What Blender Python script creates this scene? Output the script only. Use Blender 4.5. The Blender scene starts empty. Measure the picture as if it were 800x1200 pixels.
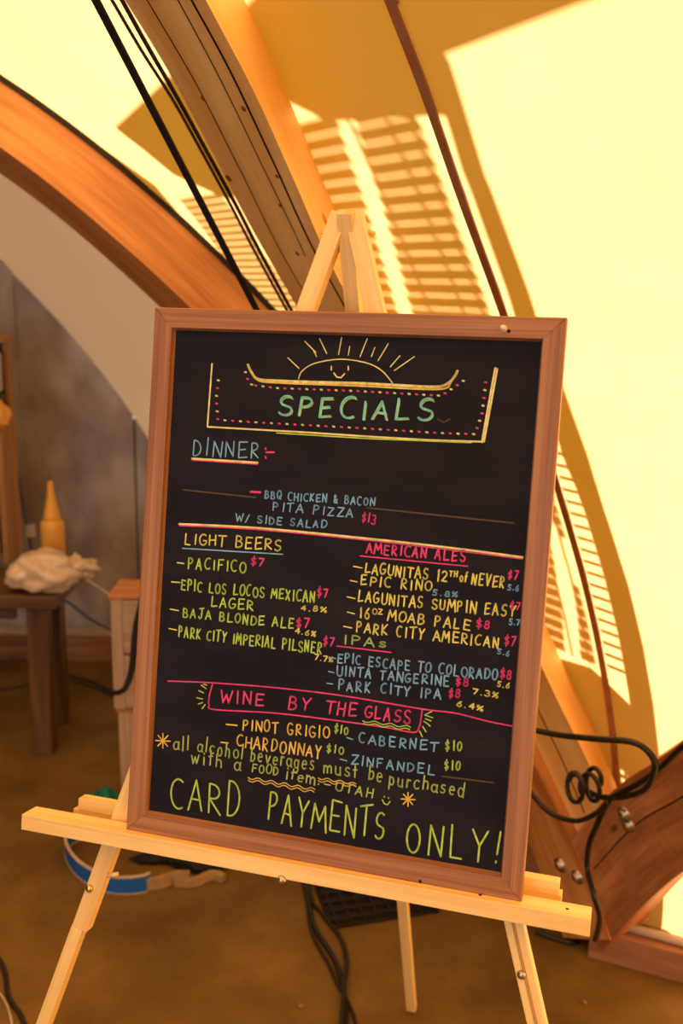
import bpy, bmesh, math, random
from mathutils import Vector, Matrix
from mathutils.geometry import tessellate_polygon
random.seed(7)
scene = bpy.context.scene
COL = scene.collection

# ---------------------------------------------------------------- camera, world, lights, exposure
CAM_H = 1.60366
cam_data = bpy.data.cameras.new('camera')
cam = bpy.data.objects.new('camera', cam_data); COL.objects.link(cam)
MC = ((0.9998, 0.0175, 0.0000), (0.0039, -0.2214, 0.9752), (0.0170, -0.9750, -0.2215))      # rows: world axes of the camera's right / down / forward columns
right = Vector([r[0] for r in MC]); down = Vector([r[1] for r in MC]); fwd = Vector([r[2] for r in MC])
mw = Matrix.Identity(4)
for i in range(3):
    mw[i][0] = right[i]; mw[i][1] = -down[i]; mw[i][2] = -fwd[i]
mw[2][3] = CAM_H
cam.matrix_world = mw
cam_data.sensor_fit = 'VERTICAL'; cam_data.sensor_height = 36; cam_data.lens = 35
cam_data.clip_start = 0.05; cam_data.clip_end = 100
cam_data.dof.use_dof = True; cam_data.dof.focus_distance = 1.36; cam_data.dof.aperture_fstop = 4.0
scene.camera = cam
scene.view_settings.view_transform = 'Standard'; scene.view_settings.look = 'None'
scene.view_settings.gamma = 1; scene.view_settings.use_curve_mapping = False
scene.view_settings.exposure = 0.0

world = bpy.data.worlds.new('World'); scene.world = world; world.use_nodes = True
bg = world.node_tree.nodes['Background']
bg.inputs[0].default_value = (1.0, 0.64, 0.08, 1); bg.inputs[1].default_value = 0.92

# the tent runs along HD; OUT points out through its near side wall; NF is the beam foot on the floor
NF = Vector((0.6433, 2.4062, 0.0000)); HD = Vector((-0.559193, 0.829038, 0)); OUT = Vector((0.829038, 0.559193, 0)); ZUP = Vector((0, 0, 1))
SUN_E = math.radians(35)
to_sun = OUT*math.cos(SUN_E) + ZUP*math.sin(SUN_E)
sd = bpy.data.lights.new('sun', 'SUN'); sd.energy = 14.5; sd.angle = math.radians(0.53); sd.color = (1.0, 0.85, 0.86)
sun = bpy.data.objects.new('sun', sd); COL.objects.link(sun)
sun.rotation_euler = to_sun.to_track_quat('Z', 'Y').to_euler(); sun.location = (8, 6, 8)
ad = bpy.data.lights.new('doorway_daylight', 'AREA'); ad.shape = 'RECTANGLE'; ad.size = 1.6; ad.size_y = 2.0
ad.energy = 30; ad.color = (0.84, 0.97, 1.0)
al = bpy.data.objects.new('doorway_daylight', ad); COL.objects.link(al)
al.location = (-1.6, -1.7, 1.5)
al.rotation_euler = (Vector((-0.2, 2.2, 1.0)) - al.location).to_track_quat('-Z', 'Y').to_euler()

# ---------------------------------------------------------------- materials
def mat(name, base, rough=0.6, spec=0.5, metal=0.0):
    m = bpy.data.materials.new(name); m.use_nodes = True
    b = m.node_tree.nodes['Principled BSDF']
    b.inputs['Base Color'].default_value = (*base, 1); b.inputs['Roughness'].default_value = rough
    b.inputs['Specular IOR Level'].default_value = spec; b.inputs['Metallic'].default_value = metal
    return m
def N_(m, t): return m.node_tree.nodes.new(t)
def L_(m, a, b): m.node_tree.links.new(a, b)
def ramp(m, fac, stops):
    r = N_(m, 'ShaderNodeValToRGB'); L_(m, fac, r.inputs[0])
    e = r.color_ramp.elements
    e[0].position, e[0].color = stops[0][0], (*stops[0][1], 1)
    e[1].position, e[1].color = stops[-1][0], (*stops[-1][1], 1)
    for p, c in stops[1:-1]:
        x = e.new(p); x.color = (*c, 1)
    return r
def noise_mat(name, stops, scale=5, detail=6, rough=0.7, spec=0.3, bump=0.0, stretch=(1, 1, 1), distort=0.0):
    """colour from object-space noise, with optional fine relief"""
    m = mat(name, stops[0][1], rough, spec)
    b = m.node_tree.nodes['Principled BSDF']
    tc = N_(m, 'ShaderNodeTexCoord'); mp = N_(m, 'ShaderNodeMapping'); mp.inputs['Scale'].default_value = stretch
    L_(m, tc.outputs['Object'], mp.inputs[0])
    n = N_(m, 'ShaderNodeTexNoise'); n.inputs['Scale'].default_value = scale; n.inputs['Detail'].default_value = detail
    n.inputs['Distortion'].default_value = distort
    L_(m, mp.outputs[0], n.inputs['Vector'])
    r = ramp(m, n.outputs['Fac'], stops); L_(m, r.outputs[0], b.inputs['Base Color'])
    if bump:
        bp = N_(m, 'ShaderNodeBump'); bp.inputs['Strength'].default_value = bump; bp.inputs['Distance'].default_value = 0.004
        L_(m, n.outputs['Fac'], bp.inputs['Height']); L_(m, bp.outputs[0], b.inputs['Normal'])
    return m
def wood_mat(name, light, dark, rough=0.5, spec=0.4, ring=22.0, cracks=None, knots=0.0, seed=0.0, fine=260.0):
    """grain runs along U (metres) of the UV map; V is across"""
    m = mat(name, light, rough, spec); b = m.node_tree.nodes['Principled BSDF']
    uv = N_(m, 'ShaderNodeUVMap'); mp = N_(m, 'ShaderNodeMapping')
    mp.inputs['Scale'].default_value = (1.2, ring, 1); mp.inputs['Location'].default_value = (seed, seed*1.7, 0)
    L_(m, uv.outputs[0], mp.inputs[0])
    n1 = N_(m, 'ShaderNodeTexNoise'); n1.inputs['Scale'].default_value = 1.6; n1.inputs['Detail'].default_value = 4
    n1.inputs['Distortion'].default_value = 0.6
    L_(m, mp.outputs[0], n1.inputs['Vector'])
    mp2 = N_(m, 'ShaderNodeMapping'); mp2.inputs['Scale'].default_value = (7, fine, 1); L_(m, uv.outputs[0], mp2.inputs[0])
    n2 = N_(m, 'ShaderNodeTexNoise'); n2.inputs['Scale'].default_value = 1.0; n2.inputs['Detail'].default_value = 3
    L_(m, mp2.outputs[0], n2.inputs['Vector'])
    ma = N_(m, 'ShaderNodeMath'); ma.operation = 'MULTIPLY_ADD'; ma.inputs[1].default_value = 0.35
    L_(m, n2.outputs['Fac'], ma.inputs[0]); L_(m, n1.outputs['Fac'], ma.inputs[2])
    r = ramp(m, ma.outputs[0], [(0.50, dark), (0.68, tuple((a+c)/2 for a, c in zip(light, dark))), (0.82, light)])
    col = r.outputs[0]
    if knots:
        mp3 = N_(m, 'ShaderNodeMapping'); mp3.inputs['Scale'].default_value = (5.0, 13.0, 1)
        mp3.inputs['Location'].default_value = (seed+.3, seed, 0); L_(m, uv.outputs[0], mp3.inputs[0])
        vo = N_(m, 'ShaderNodeTexVoronoi'); vo.inputs['Scale'].default_value = 1.0; L_(m, mp3.outputs[0], vo.inputs['Vector'])
        kr = ramp(m, vo.outputs['Distance'], [(0.0, (1, 1, 1)), (0.07, (.8, .8, .8)), (0.12, (0, 0, 0))])
        mx = N_(m, 'ShaderNodeMix'); mx.data_type = 'RGBA'
        kf = N_(m, 'ShaderNodeMath'); kf.operation = 'MULTIPLY'; kf.inputs[1].default_value = knots
        L_(m, kr.outputs[0], kf.inputs[0]); L_(m, kf.outputs[0], mx.inputs[0])
        L_(m, col, mx.inputs[6]); mx.inputs[7].default_value = (dark[0]*.35, dark[1]*.3, dark[2]*.3, 1)
        col = mx.outputs[2]
    L_(m, col, b.inputs['Base Color'])
    bp = N_(m, 'ShaderNodeBump'); bp.inputs['Strength'].default_value = 0.15; bp.inputs['Distance'].default_value = 0.001
    L_(m, ma.outputs[0], bp.inputs['Height']); L_(m, bp.outputs[0], b.inputs['Normal'])
    return m

# tent fabric: a pale tan translucent cloth, the same everywhere, with a fine weave relief
def fabric(name='tent_canvas', lo=(0.85, 0.53, 0.19, 1), hi=(0.92, 0.59, 0.23, 1), back=(0.72, 0.47, 0.17, 1), opaque=0.42):
    m = bpy.data.materials.new(name); m.use_nodes = True; nt = m.node_tree
    nt.nodes.clear(); out = nt.nodes.new('ShaderNodeOutputMaterial')
    tl = nt.nodes.new('ShaderNodeBsdfTranslucent'); df = nt.nodes.new('ShaderNodeBsdfDiffuse'); mx = nt.nodes.new('ShaderNodeMixShader')
    uv = nt.nodes.new('ShaderNodeUVMap')
    n = nt.nodes.new('ShaderNodeTexNoise'); n.inputs['Scale'].default_value = 2.2; n.inputs['Detail'].default_value = 8
    n.inputs['Roughness'].default_value = 0.65
    nt.links.new(uv.outputs[0], n.inputs['Vector'])
    r = nt.nodes.new('ShaderNodeValToRGB'); e = r.color_ramp.elements
    e[0].position = 0.35; e[0].color = lo; e[1].position = 0.7; e[1].color = hi
    nt.links.new(n.outputs['Fac'], r.inputs[0]); nt.links.new(r.outputs[0], tl.inputs[0])
    df.inputs[0].default_value = back
    mx.inputs[0].default_value = opaque
    n2 = nt.nodes.new('ShaderNodeTexNoise'); n2.inputs['Scale'].default_value = 160; nt.links.new(uv.outputs[0], n2.inputs['Vector'])
    bp = nt.nodes.new('ShaderNodeBump'); bp.inputs['Strength'].default_value = 0.2; bp.inputs['Distance'].default_value = 0.001
    nt.links.new(n2.outputs['Fac'], bp.inputs['Height']); nt.links.new(bp.outputs[0], df.inputs['Normal'])
    nt.links.new(tl.outputs[0], mx.inputs[1]); nt.links.new(df.outputs[0], mx.inputs[2]); nt.links.new(mx.outputs[0], out.inputs[0])
    return m
M_FAB = fabric()
M_LINER = fabric('liner_cloth', (.62, .44, .24, 1), (.70, .52, .30, 1), (.80, .62, .38, 1), 0.915)
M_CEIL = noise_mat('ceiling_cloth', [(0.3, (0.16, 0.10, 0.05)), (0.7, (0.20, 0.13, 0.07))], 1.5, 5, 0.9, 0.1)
M_SEAM = noise_mat('seam_tape', [(0.3, (0.30, 0.14, 0.06)), (0.7, (0.38, 0.19, 0.09))], 20, 3, 0.8, 0.1)
M_BEAM = wood_mat('beam_fir', (0.99, 0.66, 0.26), (0.88, 0.49, 0.15), 0.55, 0.35, 9.0, knots=0.9, seed=2.3, fine=120)
M_BEAM2 = wood_mat('beam_fir_orange', (0.66, 0.30, 0.09), (0.40, 0.15, 0.04), 0.45, 0.4, 14.0, knots=0.7, seed=5.1, fine=120)
M_BEAM3 = wood_mat('beam_fir_red', (0.62, 0.27, 0.10), (0.30, 0.11, 0.035), 0.5, 0.4, 10.0, knots=0.9, seed=9.4, fine=120)
M_CRACK = mat('timber_check', (0.02, 0.008, 0.004), 0.9, 0.1)
M_PINE = wood_mat('easel_pine', (0.92, 0.70, 0.32), (0.80, 0.52, 0.19), 0.42, 0.45, 30.0, seed=1.0, fine=420)
M_FRAME = wood_mat('frame_oak', (0.40, 0.19, 0.088), (0.22, 0.088, 0.036), 0.45, 0.45, 60.0, seed=3.0, fine=700)
M_BLACK = mat('black_webbing', (0.012, 0.010, 0.010), 0.7, 0.3)
M_CORD = mat('black_cable', (0.012, 0.010, 0.009), 0.45, 0.5)
M_BRASS = mat('brass', (0.75, 0.50, 0.18), 0.3, 0.5, 1.0)
M_STEEL = mat('dull_steel', (0.50, 0.44, 0.36), 0.35, 0.5, 1.0)
M_HOLE = mat('screw_hole', (0.03, 0.012, 0.006), 0.9, 0.1)

def panel_mat():
    m = mat('blackboard', (0.02, 0.017, 0.022), 0.75, 0.18); b = m.node_tree.nodes['Principled BSDF']
    tc = N_(m, 'ShaderNodeTexCoord')
    n = N_(m, 'ShaderNodeTexNoise'); n.inputs['Scale'].default_value = 5; n.inputs['Detail'].default_value = 7
    mp = N_(m, 'ShaderNodeMapping'); mp.inputs['Scale'].default_value = (1, 3.0, 1)
    L_(m, tc.outputs['Object'], mp.inputs[0]); L_(m, mp.outputs[0], n.inputs['Vector'])
    r = ramp(m, n.outputs['Fac'], [(0.42, (0.008, 0.0085, 0.018)), (0.62, (0.013, 0.013, 0.024)), (0.8, (0.028, 0.023, 0.028))])
    # tiny flecks of old chalk
    v = N_(m, 'ShaderNodeTexVoronoi'); v.inputs['Scale'].default_value = 34; L_(m, tc.outputs['Object'], v.inputs['Vector'])
    vr = ramp(m, v.outputs['Distance'], [(0.0, (.5, .5, .5)), (0.035, (0, 0, 0))])
    mx = N_(m, 'ShaderNodeMix'); mx.data_type = 'RGBA'; L_(m, vr.outputs[0], mx.inputs[0]); L_(m, r.outputs[0], mx.inputs[6])
    mx.inputs[7].default_value = (0.16, 0.15, 0.17, 1)
    L_(m, mx.outputs[2], b.inputs['Base Color'])
    return m
M_PANEL = panel_mat()
def floor_mat():
    m = mat('concrete_floor', (.3, .2, .1), 0.62, 0.35); b = m.node_tree.nodes['Principled BSDF']
    tc = N_(m, 'ShaderNodeTexCoord')
    n = N_(m, 'ShaderNodeTexNoise'); n.inputs['Scale'].default_value = 3.2; n.inputs['Detail'].default_value = 9; n.inputs['Roughness'].default_value = .62
    L_(m, tc.outputs['Object'], n.inputs['Vector'])
    r = ramp(m, n.outputs['Fac'], [(0.32, (0.095, 0.052, 0.009)), (0.5, (0.15, 0.085, 0.016)), (0.7, (0.22, 0.13, 0.030))])
    v = N_(m, 'ShaderNodeTexVoronoi'); v.inputs['Scale'].default_value = 3.4; L_(m, tc.outputs['Object'], v.inputs['Vector'])
    vr = ramp(m, v.outputs['Distance'], [(0.0, (.8, .8, .8)), (0.018, (.7, .7, .7)), (0.03, (0, 0, 0))])
    mx = N_(m, 'ShaderNodeMix'); mx.data_type = 'RGBA'; L_(m, vr.outputs[0], mx.inputs[0]); L_(m, r.outputs[0], mx.inputs[6])
    mx.inputs[7].default_value = (0.07, 0.025, 0.01, 1)
    L_(m, mx.outputs[2], b.inputs['Base Color'])
    bp = N_(m, 'ShaderNodeBump'); bp.inputs['Strength'].default_value = 0.25; bp.inputs['Distance'].default_value = 0.003
    L_(m, n.outputs['Fac'], bp.inputs['Height']); L_(m, bp.outputs[0], b.inputs['Normal'])
    return m
M_FLOOR = floor_mat()
M_WALL = noise_mat('grey_board', [(0.3, (0.22, 0.175, 0.165)), (0.5, (0.36, 0.32, 0.32)), (0.64, (0.48, 0.46, 0.47))], 6.0, 10, 0.45, 0.5, 0.3, (1, 1, 0.6))
M_TABLE0 = mat('dark_backing', (0.03, 0.02, 0.015), 0.9, 0.1)
M_CURB = wood_mat('curb_board', (0.40, 0.19, 0.10), (0.22, 0.09, 0.04), 0.6, 0.3, 12, knots=0.8, seed=4)
M_PALE = noise_mat('pale_strip', [(0.3, (0.42, 0.33, 0.24)), (0.7, (0.55, 0.45, 0.35))], 12, 3, 0.6, 0.3)

# ---------------------------------------------------------------- mesh helpers
def tag(o, label=None, cat=None, group=None, kind=None):
    if label: o['label'] = label
    if cat: o['category'] = cat
    if group: o['group'] = group
    if kind: o['kind'] = kind
    return o
def link(name, me, material, parent=None, smooth=False):
    o = bpy.data.objects.new(name, me); COL.objects.link(o)
    if material and not me.materials: me.materials.append(material)
    if parent: o.parent = parent
    if smooth:
        for p in me.polygons: p.use_smooth = True
    return o
def empty(name, loc=(0, 0, 0), rot=None):
    o = bpy.data.objects.new(name, None); COL.objects.link(o); o.empty_display_size = 0.1
    if rot is not None: o.matrix_world = Matrix.Translation(loc) @ rot.to_4x4()
    else: o.location = loc
    return o
def finish(bm, name, material, parent=None, bevel=0.0, smooth=False, segs=2):
    bmesh.ops.recalc_face_normals(bm, faces=bm.faces)
    if bevel:
        bmesh.ops.bevel(bm, geom=[e for e in bm.edges if len(e.link_faces) == 2 and e.calc_face_angle(0) > 0.5], offset=bevel, segments=segs, affect='EDGES', profile=0.6)
    me = bpy.data.meshes.new(name); bm.to_mesh(me); bm.free()
    return link(name, me, material, parent, smooth)
def bar(name, a, b, w, d, up, material, parent=None, bevel=0.0, seg=1, taper=1.0, bend=None):
    """rectangular bar from a to b; w across, d along 'up'; UV u = metres along"""
    a = Vector(a); b = Vector(b); t = (b-a).normalized(); up = Vector(up); up = (up - t*up.dot(t)).normalized(); s = t.cross(up)
    L = (b-a).length; bm = bmesh.new(); uvl = bm.loops.layers.uv.new('UVMap'); rings = []
    for i in range(seg+1):
        k = i/seg; c = a.lerp(b, k); f = 1+(taper-1)*k
        if bend: c = c + bend(k)
        rings.append([bm.verts.new(c + s*(sx*w/2*f) + up*(sy*d/2*f)) for sx, sy in ((-1, -1), (1, -1), (1, 1), (-1, 1))])
    off = random.random()*5
    def face(vs, uvs):
        f = bm.faces.new(vs)
        for l, q in zip(f.loops, uvs): l[uvl].uv = (q[0]+off, q[1]+off*.37)
    wd = [0, w, w+d, 2*w+d, 2*w+2*d]
    for i in range(seg):
        for j in range(4):
            r0, r1 = rings[i], rings[i+1]; j2 = (j+1) % 4
            u0, u1 = L*i/seg, L*(i+1)/seg
            face([r0[j], r0[j2], r1[j2], r1[j]], [(u0, wd[j]), (u0, wd[j+1]), (u1, wd[j+1]), (u1, wd[j])])
    face(rings[0][::-1], [(0, 0), (0.0, w), (.02, w), (.02, 0)]); face(rings[-1], [(0, 0), (0, w), (.02, w), (.02, 0)])
    return finish(bm, name, material, parent, bevel)
def box(name, c, size, material, parent=None, bevel=0.0, rotz=0.0):
    c = Vector(c); R = Matrix.Rotation(rotz, 3, 'Z'); sx, sy, sz = size
    long_ax = max(range(3), key=lambda i: size[i])
    ax = [R @ Vector((1, 0, 0)), R @ Vector((0, 1, 0)), ZUP.copy()]
    t = ax[long_ax]; o = [i for i in range(3) if i != long_ax]
    # keep w along t x up
    up = ax[o[1]]
    return bar(name, c - t*size[long_ax]/2, c + t*size[long_ax]/2, size[o[0]], size[o[1]], up, material, parent, bevel)
def catmull(pts, n=8):
    pts = [Vector(p) for p in pts]; out = []
    for i in range(len(pts)-1):
        p0 = pts[max(i-1, 0)]; p1 = pts[i]; p2 = pts[i+1]; p3 = pts[min(i+2, len(pts)-1)]
        for k in range(n):
            t = k/n
            out.append(0.5*((2*p1) + (p2-p0)*t + (2*p0-5*p1+4*p2-p3)*t*t + (3*p1-p0-3*p2+p3)*t**3))
    out.append(pts[-1]); return out
def tube(name, pts, r, material, parent=None, n=8, sm=8, rf=None):
    pts = catmull(pts, sm) if sm else [Vector(p) for p in pts]
    bm = bmesh.new(); rings = []; nrm = None
    for i, p in enumerate(pts):
        t = (pts[min(i+1, len(pts)-1)] - pts[max(i-1, 0)]).normalized()
        if nrm is None: nrm = t.orthogonal().normalized()
        nrm = (nrm - t*nrm.dot(t)).normalized(); b = t.cross(nrm)
        rr = r*(rf(i/(len(pts)-1)) if rf else 1)
        rings.append([bm.verts.new(p + (nrm*math.cos(a) + b*math.sin(a))*rr) for a in [2*math.pi*j/n for j in range(n)]])
    for i in range(len(rings)-1):
        for j in range(n): bm.faces.new([rings[i][j], rings[i][(j+1) % n], rings[i+1][(j+1) % n], rings[i+1][j]])
    bm.faces.new(rings[0]); bm.faces.new(rings[-1])
    return finish(bm, name, material, parent, smooth=True)
def lathe(name, prof, c, material, parent=None, n=20, axis=None, smooth=True):
    c = Vector(c); axis = Vector(axis or (0, 0, 1)).normalized(); u = axis.orthogonal().normalized(); v = axis.cross(u)
    bm = bmesh.new(); rings = []
    for r, h in prof:
        rings.append([bm.verts.new(c + axis*h + (u*math.cos(2*math.pi*j/n) + v*math.sin(2*math.pi*j/n))*max(r, 1e-4)) for j in range(n)])
    for i in range(len(rings)-1):
        for j in range(n): bm.faces.new([rings[i][j], rings[i][(j+1) % n], rings[i+1][(j+1) % n], rings[i+1][j]])
    bm.faces.new(rings[0]); bm.faces.new(rings[-1])
    return finish(bm, name, material, parent, smooth=smooth)
def slab(name, outer, holes, to3, nrm, th, material, parent=None):
    """a flat board of thickness th from a 2-D outline with holes"""
    loops = [outer] + list(holes); flat = [p for l in loops for p in l]
    tris = tessellate_polygon([[Vector((p[0], p[1], 0)) for p in l] for l in loops])
    bm = bmesh.new(); va = [bm.verts.new(to3(*p)) for p in flat]; vb = [bm.verts.new(to3(*p) + nrm*th) for p in flat]
    for t in tris:
        try: bm.faces.new([va[i] for i in t]); bm.faces.new([vb[i] for i in reversed(t)])
        except ValueError: pass
    k = 0
    for l in loops:
        for i in range(len(l)):
            a, b = k+i, k+(i+1) % len(l); bm.faces.new([va[a], va[b], vb[b], vb[a]])
        k += len(l)
    return finish(bm, name, material, parent)
def blob(name, c, size, material, parent=None, seed=0, rough=0.25, sub=4, floor_z=None, smooth=False):
    from mathutils import noise
    bm = bmesh.new(); bmesh.ops.create_icosphere(bm, subdivisions=sub, radius=1)
    for v in bm.verts:
        p = v.co.copy(); q = p*1.7 + Vector((seed, seed*2, seed*3))
        d = 1 + rough*(noise.noise(q)*1.2 + 0.6*abs(noise.noise(q*2.3)) + 0.35*noise.noise(q*5.1))
        v.co = Vector((p.x*size[0], p.y*size[1], p.z*size[2]))*d + Vector(c)
        if floor_z is not None and v.co.z < floor_z: v.co.z = floor_z
    return finish(bm, name, material, parent, smooth=smooth)

# ---------------------------------------------------------------- tent vault surface
BQ = 0.255
def prof_z(i):
    if i > 4.6: i = 9.2 - i
    i = max(i, 0.0)
    return math.sqrt(i/BQ) if i <= 1.6 else 2.505 + 0.783*(i-1.6) - 0.1305*(i-1.6)**2
def g_of(z): return BQ*z*z
def vp(s, i): return NF + HD*s - OUT*i + ZUP*prof_z(i)
def vn(i):
    e = 0.004; a = vp(0, max(i-e, 0)); b = vp(0, i+e); t = (b-a).normalized()
    return HD.cross(t).normalized() * (1 if HD.cross(t).dot(-OUT) > 0 else -1)
if vn(0.5).dot(-OUT) < 0: raise RuntimeError
def vin(s, i, d): return vp(s, i) + vn(i)*d
WALL_Y = 4.15
def s_end(i): return (WALL_Y - NF.y + 0.0 - (-OUT.y*i))/HD.y      # where the vault meets the back wall
zs = [0, .12, .25, .4, .55, .7, .85, 1.0, 1.15, 1.3, 1.45, 1.6, 1.75, 1.9, 2.05, 2.2, 2.35]
ROWS = [g_of(z) for z in zs] + [1.6, 1.9, 2.3, 2.7, 3.2, 3.8, 4.6]
B_PATH = [(-0.15, 0.10), (-0.02, 0.35), (0.20, 0.75), (0.45, 1.20), (0.665, 1.56), (0.80, 1.76), (0.93, 1.92), (1.08, 2.05)]
def interp(path, z):
    if z <= path[0][1]: return path[0][0]
    for (s0, z0), (s1, z1) in zip(path, path[1:]):
        if z <= z1: return s0 + (s1-s0)*(z-z0)/(z1-z0)
    (s0, z0), (s1, z1) = path[-2:]; return s1 + (s1-s0)*(z-z1)/(z1-z0)
def sheet(name, cols, material, rows, kind='structure', label=None):
    """cols(i) -> list of s values for the row at inset i"""
    bm = bmesh.new(); uvl = bm.loops.layers.uv.new('UVMap'); G = []
    for i in rows: G.append([(bm.verts.new(vp(s, i)), s, i) for s in cols(i)])
    for a, b in zip(G, G[1:]):
        for j in range(len(a)-1):
            q = [a[j], a[j+1], b[j+1], b[j]]; f = bm.faces.new([x[0] for x in q])
            for l, x in zip(f.loops, q): l[uvl].uv = (x[1], prof_z(x[2]) + x[2]*.5)
    o = finish(bm, name, material, smooth=True); tag(o, label, None, None, kind); return o
def lin(a, b, n): return [a + (b-a)*k/n for k in range(n+1)]
sheet('wall_right', lambda i: lin(-4.0, min(interp(B_PATH, prof_z(i)), s_end(i)), 24), M_FAB, ROWS)
sheet('wall_lining', lambda i: lin(min(interp(B_PATH, prof_z(i)), s_end(i)-.001), s_end(i), 10), M_LINER, ROWS)
sheet('ceiling', lambda i: lin(-4.0, s_end(i), 24), M_CEIL, [4.6, 5.4, 6.0, 6.5, 6.9, 7.3, 7.6] + [9.2 - g_of(z) for z in (2.35, 2.0, 1.6, 1.2, .8, .4, 0)])
# floor
bm = bmesh.new()
for p in ((-9, -8, 0), (7, -8, 0), (7, 9, 0), (-9, 9, 0)): bm.verts.new(p)
bm.faces.new(bm.verts); tag(finish(bm, 'floor', M_FLOOR), kind='structure')
# back wall of grey boards; it runs straight across the tent
def wall_i(x): return (NF.x*OUT.x + NF.y*OUT.y) - x*OUT.x - WALL_Y*OUT.y
def wall_top(x): 
    i = wall_i(x); return prof_z(i) if 0 < i < 9.2 else 0.0
x_foot = ((NF.x*OUT.x + NF.y*OUT.y) - WALL_Y*OUT.y)/OUT.x
wb = tag(empty('wall_back', (-4, WALL_Y, 0)), kind='structure')
seams = [-9.0, -7.8, -6.6, -5.4, -4.2, -3.0, -1.875, -1.3621, -0.8760, x_foot]
for a, b in zip(seams, seams[1:]):
    xs = lin(a+.004, b-.004, 8); top = [(x, max(wall_top(x), .02)) for x in xs]
    outl = [(xs[0], 0.0)] + [(xs[-1], 0.0)] + top[::-1]
    o = slab('wall_panel', outl, [], lambda x, z: Vector((x, WALL_Y + random.uniform(0, .0), z)), Vector((0, .03, 0)), 1.0, M_WALL)
    o.parent = wb; o.matrix_parent_inverse = Matrix.Translation((4, -WALL_Y, 0))
o = box('joint_strip', (-1.3731 , WALL_Y-.006, 0.95), (0.05, 0.012, 1.5), M_WALL, bevel=.002); o.parent = wb; o.matrix_parent_inverse = Matrix.Translation((4, -WALL_Y, 0))
xs = lin(-11.0, x_foot-.01, 30)
o = slab('gap_blocker', [(xs[0], 0.0), (xs[-1], 0.0)] + [(x, wall_top(x) + .04) for x in xs[::-1]], [], lambda x, z: Vector((x, WALL_Y + .035, z)), Vector((0, .02, 0)), 1.0, M_TABLE0)  # dark slab added behind the panels to block outside light in their gaps
o.parent = wb; o.matrix_parent_inverse = Matrix.Translation((4, -WALL_Y, 0))
# front end wall with a doorway
def fw(s, i, z): return NF + HD*s - OUT*i + ZUP*z
outl = [(9.19, 0.0)] + [(i, prof_z(i)) for i in lin(9.15, .05, 30)] + [(0.01, 0.0)]
outl = [(9.19, 0.0), (4.6, 0.0), (4.6, 2.1), (3.2, 2.1), (3.2, 0.0), (0.01, 0.0)] + [(i, prof_z(i)) for i in lin(.05, 9.15, 30)]
tag(slab('wall_front', outl, [], lambda i, z: fw(-4.0, i, z), HD*-0.03, 1.0, M_LINER), kind='structure')
# baseboards of the back wall
tag(box('baseboard_back', ((x_foot-3.2)/2 - .3, WALL_Y-.03, 0.115), (4.2, 0.04, 0.03), M_PALE, bevel=.003), kind='structure')
tag(box('trim_1', ((x_foot-3.2)/2 - .3, WALL_Y-.055, 0.05), (4.2, 0.09, 0.10), M_CURB, bevel=.004), kind='structure')
# seam tape on the canvas
def strip(name, path, w, d0, d1, material, parent=None, n=6, shear=0.0, lat=0.0):
    pts = catmull([(s, z, 0) for s, z in path], n); bm = bmesh.new(); uvl = bm.loops.layers.uv.new('UVMap'); R = []; acc = 0; prev = None
    P = [(p.x, g_of(p.y)) for p in pts]; P3 = [vin(s, i, (d0+d1)/2) for s, i in P]
    for k, (s, i) in enumerate(P):
        t = (P3[min(k+1, len(P)-1)] - P3[max(k-1, 0)]).normalized(); nn = vn(i); nn = (nn - t*nn.dot(t)).normalized(); b = t.cross(nn)
        if prev is not None: acc += (P3[k]-prev).length
        prev = P3[k]
        R.append(([bm.verts.new(vp(s, i) + nn*d + b*(x*w/2) + (b if b.dot(HD) > 0 else -b)*(lat + shear*(d1-d)/(d1-d0))) for x, d in ((-1, d0), (1, d0), (1, d1), (-1, d1))], acc))
    wd = [0, w, w+(d1-d0), 2*w+(d1-d0), 2*w+2*(d1-d0)]
    for (r0, u0), (r1, u1) in zip(R, R[1:]):
        for j in range(4):
            f = bm.faces.new([r0[j], r0[(j+1) % 4], r1[(j+1) % 4], r1[j]])
            for l, q in zip(f.loops, [(u0, wd[j]), (u0, wd[j+1]), (u1, wd[j+1]), (u1, wd[j])]): l[uvl].uv = q
    bm.faces.new(R[0][0][::-1]); bm.faces.new(R[-1][0])
    return bm
SEAM = [(-.60, 2.5), (-.4592, 2.0262), (-.4387, 1.9854), (-.3958, 1.8826), (-.3352, 1.7363), (-.2831, 1.5639), (-.2409, 1.3924), (-.1996, 1.1948), (-.1761, .9323), (-.1632, .7029), (-.1557, .4611), (-.15, .05)]
tag(finish(strip('trim_2', SEAM, 0.019, -0.003, 0.004, None), 'trim_2', M_SEAM), kind='structure')

# ---------------------------------------------------------------- timber ribs
def beam(name, path, w, d0, d1, material, label, cat='beam', shear=0.0):
    bm = strip(name, path, w, d0, d1, None, shear=shear)
    bmesh.ops.bevel(bm, geom=[e for e in bm.edges if len(e.link_faces) == 2 and e.calc_face_angle(0) > 0.9], offset=0.012, segments=3, affect='EDGES', profile=0.5)
    root = tag(finish(bm, name, material), label, cat); return root
A_PATH = [(-.44, 2.50), (-.20, 2.18), (-.107, 2.01), (-.037, 1.89), (.038, 1.74), (.085, 1.52), (.09, 1.25), (.03, .90), (-.03, .68), (-.09, .54), (-.15, .40), (-.19, .27)]
beamA = beam('timber_rib', A_PATH, 0.208, 0.012, 0.125, M_BEAM, 'broad cracked timber rib rising behind the easel top to the upper left', 'beam', shear=0.085)
beamB = beam('timber_rib', [(-.19, .05)] + B_PATH[1:] + [(1.25, 2.18), (1.62, 2.45)], 0.17, 0.012, 0.155, M_BEAM2, 'orange timber rib crossing the upper left above the grey wall', 'beam')
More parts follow.
